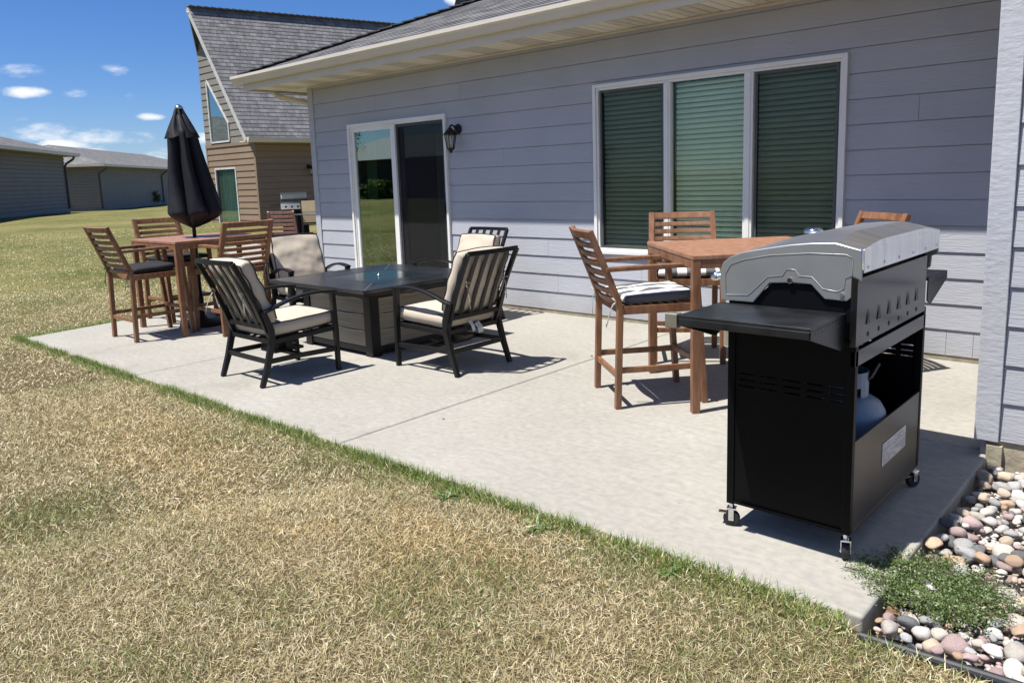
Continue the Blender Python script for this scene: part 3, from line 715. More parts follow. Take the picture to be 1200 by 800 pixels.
bk=bar_chair(BLKC,mat('black tie',(.02,.02,.022),.7),3,False)
put(bk,-7.56,3.085,91,'bar chair with black cushion nearest the lawn at the umbrella table','bar chair',BC)
put(copy_tree(bk),-8.30,3.72,2,'bar chair behind the umbrella table, only its back and black cushion showing','bar chair',BC)
lf=bar_chair(LEAFC,SILV,5,False)
put(lf,-7.10,3.68,181,'wooden bar chair with leaf print cushion at the umbrella table, behind the black patio armchair','bar chair',BC)
st=bar_chair(STRIPE,SILV,8,True)
put(st,-2.585,4.085,50.3,'wooden bar chair with striped tufted cushion left of the high table beside the grill','bar chair',BC)
put(copy_tree(st),-2.93,5.16,-56,'bar chair behind the grill side high table, in front of the wide window','bar chair',BC)
put(copy_tree(st),-1.92,5.23,-129,'wooden bar chair whose backrest top shows above the far end of the grill lid','bar chair',BC)

# ------------------------------------------------------------------ bar tables
def bar_table(size,h,hole):
    t=empty('bar_table',(0,0,0)); s=size/2
    mb=MB(); w=.09; mb.box(-s,s,-s,-s+w,h-.024,h); mb.box(-s,s,s-w,s,h-.024,h); mb.box(-s,-s+w,-s+w+.001,s-w-.001,h-.024,h); mb.box(s-w,s,-s+w+.001,s-w-.001,h-.024,h)
    n=8; pw=(2*s-2*w)/n
    for k in range(n): mb.box(-s+w+.002,s-w-.002,-s+w+k*pw+.0025,-s+w+(k+1)*pw-.0025,h-.022,h-.001)
    mb.build('tabletop',WOODT,t,bevel=.0025)
    mb=MB(); a=s-.004
    for q in((-a,a,-a,-a+.022),(-a,a,a-.022,a),(-a,-a+.022,-a+.023,a-.023),(a-.022,a,-a+.023,a-.023)): mb.box(*q,h-.075,h-.025)
    mb.build('apron',WOOD,t,bevel=.002)
    for x in(-1,1):
        for y in(-1,1):
            mb=MB(); cx,cy=x*(s-.026),y*(s-.026); mb.box(cx-.024,cx+.024,cy-.024,cy+.024,0,h-.0255); mb.build('leg',WOOD,t,bevel=.004)
    return t
TB='square high wooden bar tables on the patio'
t1=bar_table(.96,.905,True); t1.location=(-7.63,3.66,0); t1.rotation_euler=(0,0,math.radians(1)); tag(t1,'square wooden high table with the closed black umbrella through its middle','bar table',TB)
t2=bar_table(1.0,.925,False); t2.location=(-2.185,4.59,0); t2.rotation_euler=(0,0,math.radians(-43+180)); tag(t2,'square wooden high table between the wide window and the grill','bar table',TB)

# ------------------------------------------------------------------ umbrella
def umbrella(loc,ztop,zcap,zhem,ztip,lean):
    t=empty('patio_umbrella',loc,0,'closed black patio umbrella standing through the left high table','umbrella')
    MB().tube([(0,0,.03),(0,0,ztip+.2),(lean[0]*.9,lean[1]*.9,ztop)],.019,12).build('pole',BLK,t,smooth=True)
    mb=MB(); mb.lathe([(.22,0),(.225,.02),(.2,.045),(.06,.06),(.03,.1),(.028,.28),(.022,.29)],28); mb.build('base',BLK,t,smooth=True)
    def skirt(z0,z1,prof,n=176,nz=34,lobes=8,seed=0,tipfn=None):
        mb=MB(); vs=[]
        for j in range(nz+1):
            q=j/nz; z=z0+(z1-z0)*q
            for k in range(n):
                a=2*PI*k/n
                ph=a*lobes+.5*math.sin(a*2+seed)+.35*noise.noise(V((math.cos(a)*1.5,math.sin(a)*1.5,z*1.2+seed)))*3
                rad=prof(q,a)
                f=abs(math.sin(ph/2))**.7           # sharp inward creases
                r=rad*(1-(.22+.42*math.sin(PI*min(1,q*1.05)))*(1-f))*(1+.07*noise.noise(V((math.cos(a)*3,math.sin(a)*3,z*3.+seed))))
                zz=z
                if tipfn: zz=z-tipfn(a,f)*q**3
                le=(z-ztip)/(ztop-ztip)
                vs.append((r*math.cos(a+.5*q*math.sin(seed))+lean[0]*le,r*math.sin(a+.5*q*math.sin(seed))+lean[1]*le,zz))
        fs=[(j*n+k,j*n+(k+1)%n,(j+1)*n+(k+1)%n,(j+1)*n+k) for j in range(nz) for k in range(n)]
        mb.add(vs,fs); return mb
    def cprof(q,a):
        body=.055+.10*min(1,q/.16)**.8+.115*max(0,(q-.12)/.74)**1.2 if q<.86 else (.27)*(1-((q-.86)/.14)**1.7*.90)
        return body*(1+.16*q*math.cos(a-.75))
    can=skirt(ztop-.05,ztip,cprof,seed=1,lobes=6,nz=64,tipfn=None,n=200).build('canopy',UMB,t,smooth=True)
    skirt(ztop,zcap,lambda q,a:.045+.125*q,seed=1,nz=14,lobes=6,tipfn=lambda a,f:.035*f).build('vent_cap',UMB,can,smooth=True)
    mb=MB(); mb.lathe([(.035,0),(.045,.01),(.03,.03),(.01,.045)],14,(lean[0],lean[1],ztop)); mb.build('finial',CHROME,t,smooth=True)
    return t
umbrella((-7.66,3.63,0),2.17,1.92,1.215,1.0,(-.03,-.02))

# ------------------------------------------------------------------ lounge armchairs
def lounge():
    t=empty('patio_armchair',(0,0,0)); W=.28
    for s in(-1,1):
        MB().sweep([(s*W,.315,0),(s*W,.312,.3),(s*W,.30,.60)],[.036,.042,.046],[.03,.032,.034],(0,1,0)).build('leg',BLK,t,bevel=.004)
        MB().sweep([(s*W,-.325,0),(s*W,-.27,.15),(s*W,-.222,.32),(s*W,-.225,.40),(s*W,-.275,.535)],.034,[.032,.04,.046,.044,.036],(0,1,0)).build('leg',BLK,t,bevel=.004)
        pts=[(s*W,.335-.61*k/10,.600+.022*math.sin(PI*min(1,k/10*1.1))-.075*(k/10)**2.2) for k in range(11)]
        MB().sweep(pts,.050,.020).build('armrest',BLK,t,bevel=.006)
    mb=MB()
    for s in(-1,1):
        mb.sweep([(s*W,.31,.165),(s*W,0,.175),(s*W,-.26,.175)],.020,.036)
        mb.beam((s*(W-.015),.30,.322),(s*(W-.015),-.23,.305),.022,.034)
    mb.beam((-W,-.265,.175),(W,-.265,.175),.02,.034); mb.beam((-W,-.225,.31),(W,-.225,.31),.022,.034); mb.beam((-W,.30,.325),(W,.30,.325),.022,.034)
    mb.build('frame',BLK,t,bevel=.003)
    mb=MB(); mb.beam((-W,.02,.17),(W,.02,.17),.05,.02)
    mb.box(-.10,.10,-.10,.14,.18,.20); mb.box(-.12,.12,-.12,.16,.265,.285); mb.tube([(0,.02,.18),(0,.02,.28)],.028,12)
    for k in range(6): mb.beam((-.22+k*.088,-.22,.292),(-.22+k*.088,.29,.31),.04,.006)
    mb.build('rocker_base',BLK,t)
    B=.255; p0=V((0,-.205,.29)); p1=V((0,-.455,.885)); dv=(p1-p0)
    def bk(q,x,off=0):
        sag=.018*math.sin(PI*q); return (x,p0.y+dv.y*q+sag+off,p0.z+dv.z*q)
    mb=MB()
    for s in(-1,1): mb.sweep([bk(q/6,s*B) for q in range(7)],.026,.034,(0,1,0))
    mb.sweep([(x*B/3,bk(1,0)[1]-.02*(1-(x/3)**2),p1.z) for x in range(-3,4)],.026,.032,(0,0,1)); mb.beam(bk(.21,-B),bk(.21,B),.024,.034)
    for k in range(4):
        x=-B+ (k+1)*2*B/5; w=.040; 
        for q in range(1): mb.sweep([bk(a,x) for a in(.21,.4,.6,.8,.985)],w,.008,(0,1,.4))
    mb.build('backrest',BLK,t,bevel=.003)
    cb,lp=cushion_mesh(.50,.535,.044,.062,seed=11,n=22); c=cb.build('seat_cushion',BEIGE,t,smooth=True); c.location=(0,.055,.395); c.rotation_euler=(.045,0,0); piping(lp).build('piping',PIPE,c,smooth=True)
    cb,lp=cushion_mesh(.49,.48,.040,.066,seed=23,n=28,fold=.007); c=cb.build('back_cushion',BEIGE,t,smooth=True); piping(lp).build('piping',PIPE,c,smooth=True)
    ang=math.atan2(dv.z,dv.y) # slope of the back
    c.rotation_euler=(ang,0,0); m_=V(bk(.575,0)); nrm=V((0,-dv.z,dv.y)).normalized(); nrm=-nrm if nrm.y<0 else nrm
    c.location=m_+V((0,.065,.03))-V((0,0,.0))
    ties([(-.2,0,0),(.2,0,0)],TANTIE,t,.15,4,V(bk(.62,0,-.022)))
    return t
LG='black metal patio armchairs with beige cushions around the fire table'
A=lounge(); put(A,-5.115,2.995,90,'black armchair with beige cushions nearest the lawn, its back to the camera side','armchair',LG)
Bc=copy_tree(A); put(Bc,-4.235,3.945,181,'black armchair right of the fire table with white care labels under its slatted back','armchair',LG)
Cc=copy_tree(A); put(Cc,-5.48,5.22,-90,'black metal armchair behind the fire table by the house wall, right of the sliding door','armchair',LG)
put(copy_tree(A),-6.52,4.19,-12,'black metal armchair with beige cushion behind the left corner of the fire table','armchair',LG)
for ch in Cc.children:
    if ch.name.startswith('back_cushion'): ch.location+=V((0,.02,-.055))
# care label hanging from the right chair's back cushion
mb=MB(); mb.sweep([(.02,-.24,.345),(.03,-.265,.31),(.035,-.27,.27)],.05,.002,(0,1,0)); mb.sweep([(-.05,-.235,.37),(-.04,-.26,.33),(-.03,-.262,.29)],.03,.002,(0,1,0)); mb.build('care_label',mat('white label cloth',(.7,.7,.68),.7),Bc)

# ------------------------------------------------------------------ fire table
def weavemat():
    m,nt,b=newmat('taupe woven panel'); L=nt.links
    tc=N(nt,'ShaderNodeTexCoord')
    mp=N(nt,'ShaderNodeMapping'); mp.inputs['Scale'].default_value=(3,3,260); L.new(tc.outputs['Object'],mp.inputs[0])
    nz=N(nt,'ShaderNodeTexNoise'); nz.inputs['Scale'].default_value=1; nz.inputs['Detail'].default_value=4; L.new(mp.outputs[0],nz.inputs[0])
    rp=N(nt,'ShaderNodeValToRGB'); e=rp.color_ramp.elements; e[0].position=.35;e[0].color=rgb((.19,.165,.125)); e[1].position=.65; e[1].color=rgb((.31,.27,.21))
    L.new(nz.outputs['Fac'],rp.inputs[0]); L.new(rp.outputs[0],b.inputs['Base Color']); b.inputs['Roughness'].default_value=.7
    bp=N(nt,'ShaderNodeBump'); bp.inputs['Distance'].default_value=.001; L.new(nz.outputs['Fac'],bp.inputs['Height']); L.new(bp.outputs[0],b.inputs['Normal'])
    return m
def fire_table():
    t=empty('fire_table',(-5.395,4.175,0),0,'square black fire pit table with taupe woven side panels between the armchairs','fire table')
    s=.675; H=.585
    SL=mat('dark slate tabletop',(.022,.024,.027),.27,var=.45,scale=3,spec=.6,bump=.0006,bscale=30)
    mb=MB(); w=.36
    # four mitred border tiles + centre lid
    def quad(p): mb.prism(p,H-.03,H,'z')
    g=.0022; i=s-w
    for k in range(4):
        c,s_=[(1,0),(0,1),(-1,0),(0,-1)][k]
        P=[(-s+g,-s),(s-g,-s),(i-g,-i-g*1.5),(-i+g,-i-g*1.5)]
        quad([(x*c-y*s_,x*s_+y*c) for x,y in P])
    top=mb.build('tabletop',SL,t,bevel=.002)
    MB().box(-s+.012,s-.012,-s+.012,s-.012,H-.055,H-.0315).build('top_frame',BLK,t,bevel=.003)
    MB().box(-i+.003,i-.003,-i+.003,i-.003,H-.03,H-.001).build('burner_lid',mat('dark glass burner lid',(.018,.03,.029),.14,var=.2,spec=.7),t,bevel=.002)
    mb=MB(); mb.lathe([(.016,0),(.016,.005),(.006,.007),(.006,.014),(.0,.015)],12,(0,0,H)); mb.build('lid_knob',CHROME,t,smooth=True)
    pale=mat('pale grout line',(.16,.18,.18),.5)
    mb=MB()
    for sx in(-1,1):
        for sy in(-1,1): mb.beam((sx*(i+.01),sy*(i+.01),H-.0055),(sx*(s-.02),sy*(s-.02),H-.0055),.004,.008)
    mb.build('mitre_line',pale,top)
    b=.475
    for sx in(-1,1):
        for sy in(-1,1): MB().box(sx*b-(.09 if sx>0 else 0),sx*b+(.09 if sx<0 else 0),sy*b-(.09 if sy>0 else 0),sy*b+(.09 if sy<0 else 0),0,H-.056).build('corner_post',BLK,t,bevel=.004)
    mb=MB(); c=b-.012
    mb.box(-c,c,-c,c,.03,.075); mb.box(-c,c,-c,c,H-.11,H-.057); mb.build('body_frame',BLK,t)
    WV=weavemat()
    for k in range(4):
        mb=MB(); z=.076
        for q in range(3):
            hh=(.398-.0)/3; z0=.077+q*hh; mb.box(-b+.093,b-.093,-c+.001,-c+.015,z0+.002,z0+hh-.003)
        o=mb.build('side_panel',WV,t,bevel=.002); o.rotation_euler=(0,0,k*PI/2)
        mb=MB()
        for q in(1,2,3):
            zz=.077+q*.1327-.006
            for a,e_ in((-b+.10,-.05),(-.02,b-.12)): mb.sweep([(a+(e_-a)*u/6,-c-.0015,zz+.004*math.sin(u*1.1+q)) for u in range(7)],.005,.004)
        h_=mb.build('highlight_line',mat('painted weave highlight',(.62,.6,.54),.6),o)  # highlights on the woven slats, built in as pale coloured lines
    mb=MB(); mb.box(.47,.478,-.18,.02,H-.105,H-.062); o=mb.build('control_drawer',BLKG,t,bevel=.004)
    mb=MB(); mb.tube([(.485,-.15,H-.08),(.497,-.13,H-.082),(.497,-.03,H-.082),(.485,-.01,H-.08)],.006,8); mb.build('drawer_handle',CHROME,o,smooth=True)
    return t
fire_table()

# ------------------------------------------------------------------ gas grill
def grill():
    t=empty('gas_grill',(0,0,0),0,'large stainless lidded gas grill on a black cart at the patio corner','gas grill')
    X0,X1,Y0,Y1=-1.345,-.872,2.69,3.55
    # cart
    mb=MB(); # near side panel with louvres
    def side(y,s):
        mb=MB(); t_=.012
        # panel with horizontal slots, built from strips
        sl=[(-1.30,-1.235),(-1.215,-1.15),(-1.13,-1.065),(-1.045,-.98),(-.96,-.91)]
        z0,z1=.10,.80; rows=[.578,.602,.626]
        mb.box(X0+.03,X1-.03,y,y+t_,z0,rows[0]); mb.box(X0+.03,X1-.03,y,y+t_,rows[-1]+.006,z1)
        for i,r in enumerate(rows):
            nxt=rows[i+1] if i<2 else rows[i]+.006
            prev=X0+.03
            for a,b in sl: mb.box(prev,a,y,y+t_,r,r+.006); prev=b
            mb.box(prev,X1-.03,y,y+t_,r,r+.006)
            if i<2: mb.box(X0+.03,X1-.03,y,y+t_,r+.006,nxt)
        # frame lip
        for a in((X0+.03,X1-.03,z0-.0,z0+.012),): mb.box(a[0],a[1],y-.006*s,y,a[2],a[3])
        return mb.build('side_panel',BLKM,t)
    side(Y0+.006,1); side(Y1-.018,-1)
    for x in(X0,X1-.03):
        for y in(Y0,Y1-.03): MB().box(x,x+.03,y,y+.03,.095,.80).build('corner_post',BLKM,t,bevel=.003)
    mb=MB(); mb.box(X0+.031,X1-.031,Y0+.02,Y1-.02,.11,.137); mb.build('cart_floor',BLKM,t)
    mb=MB(); mb.box(X0,X0+.012,Y0+.031,Y0+.425,.11,.70); mb.box(X0,X0+.012,Y0+.43,Y1-.031,.11,.70); mb.build('cart_door',BLKG,t,bevel=.003)
    # rear: lower panel with opening above
    mb=MB(); mb.box(X1-.012,X1-.002,Y0+.031,Y1-.031,.10,.435); mb.box(X1-.02,X1-.0,Y0+.031,Y1-.031,.092,.104); rp=mb.build('rear_panel',mat('satin black panel',(.035,.033,.031),.33,var=.25,scale=2,spec=.5,metal=.35),t,bevel=.002)
    mb=MB(); mb.box(X1-.018,X1-.0,Y0+.0,Y1,.712,.768); mb.build('rear_crossbar',BLKG,t,bevel=.002)
    mb=MB(); mb.prism([(X1-.02,.785),(X1+.002,.785),(X1+.002,1.02),(X1-.02,1.03)],Y0-.012,Y1-.03,'y'); bp=mb.build('burner_back_panel',BLKG,t,bevel=.002)
    # punched triangular vents
    for k in range(6):
        y=Y0+.10+k*.118; z=.875
        mb=MB(); mb.add([(X1+.0045,y-.015,z-.026),(X1+.0045,y+.015,z-.026),(X1+.0045,y+.004,z+.03),(X1+.0085,y+.013,z-.022),(X1+.006,y+.004,z+.022)],[(0,1,2),(0,1,3),(1,3,4,2),(0,3,4,2)])
        mb.build('vent_louvre',BLKG,bp)
        MB().tube([(X1+.001,y+.012,z-.062),(X1+.0035,y+.012,z-.062)],.009,12).build('vent_hole',RUB,bp)
    # firebox
    mb=MB(); mb.prism([(X0+.02,.80),(X1-.02,.80),(X1-.01,.97),(X1-.06,.96),(-1.0,.975),(-1.04,.985),(-1.18,.985),(-1.25,.915),(X0-.005,.905)],Y0+.012,Y1+.03,'y'); fb=mb.build('firebox',BLKM,t,bevel=.003)
    mb=MB(); 
    for k in range(5):
        a=V((X0-.03,Y0+.13+k*.15,.79)); mb.tube([a,a+V((-.035,0,0))],.028,16)
    mb.build('control_knob',BLKG,t)
    MB().box(X0-.03,X0+.018,Y0+.02,Y1-.02,.72,.86).build('control_panel',STEEL,t,bevel=.006)
    # lid
    prof=[(-1.375,.908),(-1.380,.97),(-1.380,1.02),(-1.368,1.053),(-1.340,1.075),(-1.294,1.093),(-1.24,1.105),(-1.185,1.115),(-1.11,1.128),(-1.037,1.136),(-.955,1.139),(-.866,1.118),(-.862,1.05)]
    low=[(-.862,1.013),(-.886,1.005),(-.889,.957),(-.909,.940),(-.985,.942),(-1.033,.990),(-1.10,.992),(-1.183,.985),(-1.246,.908)]
    ya,yb=2.69,3.665
    mb=MB(); NP=len(prof)
    # outer skin: crowned, thicker crest away from the ends
    ys=[ya+.004,ya+.02,ya+.06,ya+.13,ya+.22,(ya+yb)/2,yb-.22,yb-.13,yb-.06,yb-.02,yb-.004]
    vs=[]
    for y in ys:
        c=smooth(0,.22,min(y-ya,yb-y)); 
        for i,(x,z) in enumerate(prof):
            w=max(0,1-abs(x+1.03)/.33)
            vs.append((x,y,z+.026*float(c)*min(1,w*1.6)))
    fs=[(j*NP+i,j*NP+i+1,(j+1)*NP+i+1,(j+1)*NP+i) for j in range(len(ys)-1) for i in range(NP-1)]
    mb.add(vs,fs)
    lid=mb.build('lid',STEEL,t,recalc=False,smooth=True); lid.data.set_sharp_from_angle(angle=.16)
    so=lid.modifiers.new('solid','SOLIDIFY'); so.thickness=.004; so.offset=-1
    ec=mat('grey cast end cap',(.36,.36,.345),.42,metal=.75,var=.08,scale=6)
    for y,d in((ya,1),(yb,-1)):
        mb=MB(); mb.prism(prof[:-1]+[(-.862,1.045)]+low,y,y+.010*d,'y'); e_=mb.build('lid_end',ec,lid,bevel=.004,seg=3)
        # raised inner contour
        inner=[(-1.355,.93),(-1.357,1.01),(-1.335,1.047),(-1.28,1.068),(-1.18,1.088),(-1.04,1.101),(-.915,1.101),(-.893,1.09),(-.893,1.03),(-.915,1.02),(-.918,.985),(-.94,.972),(-.99,.978),(-1.03,1.018),(-1.075,1.018),(-1.09,1.04),(-1.12,1.04),(-1.135,1.016),(-1.19,1.008),(-1.265,.935),(-1.355,.93)]
        mb=MB(); mb.tube([(a,y-.001*d,b) for a,b in inner],.0013,6,cap=False); mb.build('embossed_line',ec,e_,smooth=True)
        mb=MB(); o_=(-.925,.962); mb.tube([(o_[0],y-.008*d,o_[1]),(o_[0],y+.006*d,o_[1])],.0075,10); mb.tube([(-1.108,y-.004*d,1.0),(-1.108,y+.002*d,1.0)],.011,14); mb.build('pivot_bolt',CHROME,e_)
        mb=MB(); mb.tube([(-1.108,y-.0045*d,1.0),(-1.108,y-.0025*d,1.0)],.009,12); mb.build('bolt_hole',RUB,e_)
    mb=MB(); mb.box(-.868,-.861,ya+.02,yb-.005,1.038,1.118); rs=mb.build('rear_strip',STEEL,lid,bevel=.001)
    mb=MB()
    for k in range(6): y=ya+.06+k*.175; mb.tube([(-.862,y,1.055),(-.8585,y,1.055)],.006,8)
    mb.build('rivet',CHROME,lid)
    mb=MB(); mb.tube([(-1.375,2.80,.985),(-1.435,2.80,.985)],.012,8); mb.tube([(-1.375,3.55,.985),(-1.435,3.55,.985)],.012,8); mb.tube([(-1.44,2.76,.985),(-1.44,3.59,.985)],.0165,14); mb.build('lid_handle',CHROME,lid,smooth=True)
    mb=MB(); mb.lathe([(.0,0),(.036,0),(.038,.012),(.030,.02),(.0,.022)],20,(-1.20,3.14,1.133)); mb.build('thermometer',CHROME,lid,smooth=True)
    # shelves
    for s,y0,y1 in((-1,2.365,2.69),(1,3.70,4.02)):
        ya_,yb_=y0,y1; outer=y0 if s<0 else y1; inner=y1 if s<0 else y0
        mb=MB(); mb.box(-1.375,-.905,y0,y1-.001,.888,.900); 
        mb.box(-1.375,-.905,outer if s<0 else outer-.006,outer+.006 if s<0 else outer,.862,.888)
        for x in(-1.375,-.911): mb.prism([(outer,.862),(outer,.888),(inner,.888),(inner,.80 if s<0 else .80),(inner+ .08*(-1 if s<0 else 1)*.6,.775)],x,x+.006,'x')
        sh=mb.build('side_shelf',mat('black painted shelf',(.014,.015,.017),.33,var=.7,scale=9,spec=.4),t,bevel=.002)
        mb=MB(); mb.box(-1.425,-1.376,outer-.004 if s<0 else outer-.04,outer+.035 if s<0 else outer+.004,.850,.903); mb.build('corner_cap',BRONZE,sh,bevel=.004)
        mb=MB()
        for k in range(9): y=y0+.04+k*.03; mb.tube([(-.9055,y,.876),(-.904,y,.876)],.003,6)
        mb.build('shelf_rivet',BLKG,sh)
    # casters
    for (x,y,rot) in((X0+.016,Y0+.016,.3),(X1-.016,Y0+.016,-1.2),(X1-.016,Y1-.016,1.1),(X0+.016,Y1-.016,.2)):
        c=empty('caster',(x,y,0),rot,parent=t)
        MB().tube([(0,-.0125,.032),(0,.0125,.032)],.032,24).build('wheel',RUB,c,bevel=.004)
        mb=MB(); mb.box(-.010,.010,-.0175,-.0145,.025,.072); mb.box(-.010,.010,.0145,.0175,.025,.072); mb.box(-.018,.018,-.0165,.0165,.070,.076); mb.tube([(0,0,.076),(0,0,.096)],.010,10); mb.tube([(0,-.02,.031),(0,.02,.031)],.006,8); mb.box(-.05,-.016,-.012,.012,.05,.054)
        mb.build('fork',CHROME,c)
    # label on the rear panel: a plate with grey printed lines
    LB=mat('white paper label',(.72,.72,.70),.5,var=.02)
    lb=MB().box(X1-.0015,X1+.0005,3.035,3.33,.248,.338).build('rating_label',LB,t)
    mb=MB(); r=random.Random(4); 
    for k in range(13):
        z=.328-k*.0062; 
        if k==6: mb.box(X1+.0008,X1+.0011,3.04,3.325,z,z+.0012); continue
        y=3.045
        while y<3.31:
            L_=r.uniform(.012,.05)
            if r.random()<.75: mb.box(X1+.0008,X1+.0011,y,min(3.32,y+L_),z,z+.0022)
            y+=L_+.006
    mb.build('printed_lines',mat('grey print',(.3,.3,.3),.6),lb)
    return t
grill()
# propane tank inside the cart
def tank():
    t=empty('propane_tank',(-1.04,3.10,.138),0,'blue grey propane tank standing inside the black grill cart','propane tank')
    TK=mat('blue grey tank paint',(.23,.31,.40),.4,var=.08,scale=5)
    MB().lathe([(.10,0),(.105,.02),(.10,.03),(.118,.045),(.15,.07),(.155,.10),(.155,.26),(.150,.30),(.13,.335),(.09,.36),(.03,.372),(0,.374)],28).build('cylinder',TK,t,smooth=True)
    mb=MB(); n=24
    for k in range(n):
        a0=2*PI*k/n;a1=2*PI*(k+1)/n
        lo=.36; hi=.46
        if 3<k%8<6: lo=.40 if (k//8)%2==0 else lo; 
        for (a,b) in((a0,a1),):
            r=.085; mb.add([(r*math.cos(a),r*math.sin(a),lo),(r*math.cos(b),r*math.sin(b),lo),(r*math.cos(b),r*math.sin(b),hi),(r*math.cos(a),r*math.sin(a),hi),(.081*math.cos(a),.081*math.sin(a),lo),(.081*math.cos(b),.081*math.sin(b),lo),(.081*math.cos(b),.081*math.sin(b),hi),(.081*math.cos(a),.081*math.sin(a),hi)],[(0,1,2,3),(5,4,7,6),(3,2,6,7),(0,4,5,1)])
    mb.build('collar',TK,t)
    mb=MB(); mb.lathe([(.02,.37),(.02,.42),(.03,.43),(.03,.45),(.01,.46)],12); mb.tube([(0,0,.41),(.06,.0,.41),(.09,.01,.44),(.10,.06,.48),(.05,.12,.50)],.011,8); mb.build('valve',BLKG,t)
tank()

# ------------------------------------------------------------------ river rocks
def rockmat(name,c1,c2):
    m,nt,b=newmat(name); L=nt.links
    tc=N(nt,'ShaderNodeTexCoord'); oi=N(nt,'ShaderNodeObjectInfo')
    ad=N(nt,'ShaderNodeVectorMath',operation='ADD'); L.new(tc.outputs['Object'],ad.inputs[0]); L.new(oi.outputs['Location'],ad.inputs[1])
    nz=N(nt,'ShaderNodeTexNoise'); nz.inputs['Scale'].default_value=14; nz.inputs['Detail'].default_value=7; nz.inputs['Roughness'].default_value=.65; L.new(ad.outputs[0],nz.inputs[0])
    rp=N(nt,'ShaderNodeValToRGB'); e=rp.color_ramp.elements; e[0].position=.36;e[0].color=rgb(c1); e[1].position=.64; e[1].color=rgb(c2); L.new(nz.outputs['Fac'],rp.inputs[0])
    mr=N(nt,'ShaderNodeMapRange'); mr.inputs[3].default_value=.75; mr.inputs[4].default_value=1.2; L.new(oi.outputs['Random'],mr.inputs[0])
    vm=N(nt,'ShaderNodeVectorMath',operation='SCALE'); L.new(rp.outputs[0],vm.inputs[0]); L.new(mr.outputs[0],vm.inputs['Scale']); L.new(vm.outputs[0],b.inputs['Base Color'])
    b.inputs['Roughness'].default_value=.7; b.inputs['Specular IOR Level'].default_value=.3
    bp=N(nt,'ShaderNodeBump'); bp.inputs['Distance'].default_value=.003; L.new(nz.outputs['Fac'],bp.inputs['Height']); L.new(bp.outputs[0],b.inputs['Normal']); return m
ROCK=[('pale cream',rockmat('cream rock',(.40,.36,.31),(.60,.55,.49)),.24),('warm tan',rockmat('tan rock',(.38,.29,.21),(.55,.46,.36)),.15),('light grey',rockmat('light grey rock',(.27,.27,.27),(.45,.44,.42)),.2),
      ('dark grey',rockmat('dark grey rock',(.085,.088,.09),(.18,.18,.18)),.1),('dusty pink',rockmat('pink rock',(.31,.21,.20),(.47,.37,.35)),.14),('rusty orange',rockmat('orange rock',(.37,.24,.15),(.52,.39,.28)),.06),('mottled white',rockmat('white rock',(.50,.48,.44),(.70,.67,.63)),.11)]
def rock_mesh(seed):
    r=random.Random(seed); bm=bmesh.new(); bmesh.ops.create_icosphere(bm,subdivisions=3,radius=1)
    a=(1.0,r.uniform(.62,.9),r.uniform(.45,.68)); pl=[(V((r.gauss(0,1),r.gauss(0,1),r.gauss(0,1))).normalized(),r.uniform(.6,.88)) for _ in range(8)]
    for v in bm.verts:
        p=v.co.copy()
        for n_,d in pl:
            e_=p.dot(n_)-d
            if e_>0: p-=n_*e_*.85
        p*=1+.14*noise.noise(p*1.1+V((seed*3.1,0,0)))+.04*noise.noise(p*3.5+V((seed,5,0)))
        v.co=V((p.x*a[0],p.y*a[1],p.z*a[2]))
    me=bpy.data.meshes.new('river_rock'); bm.to_mesh(me); bm.free(); me.polygons.foreach_set('use_smooth',[True]*len(me.polygons)); return me
meshes=[rock_mesh(i) for i in range(12)]
VAR={}
for i,me in enumerate(meshes):
    for j,(n_,m_,w_) in enumerate(ROCK):
        c=me.copy(); c.materials.append(m_); VAR[i,j]=c
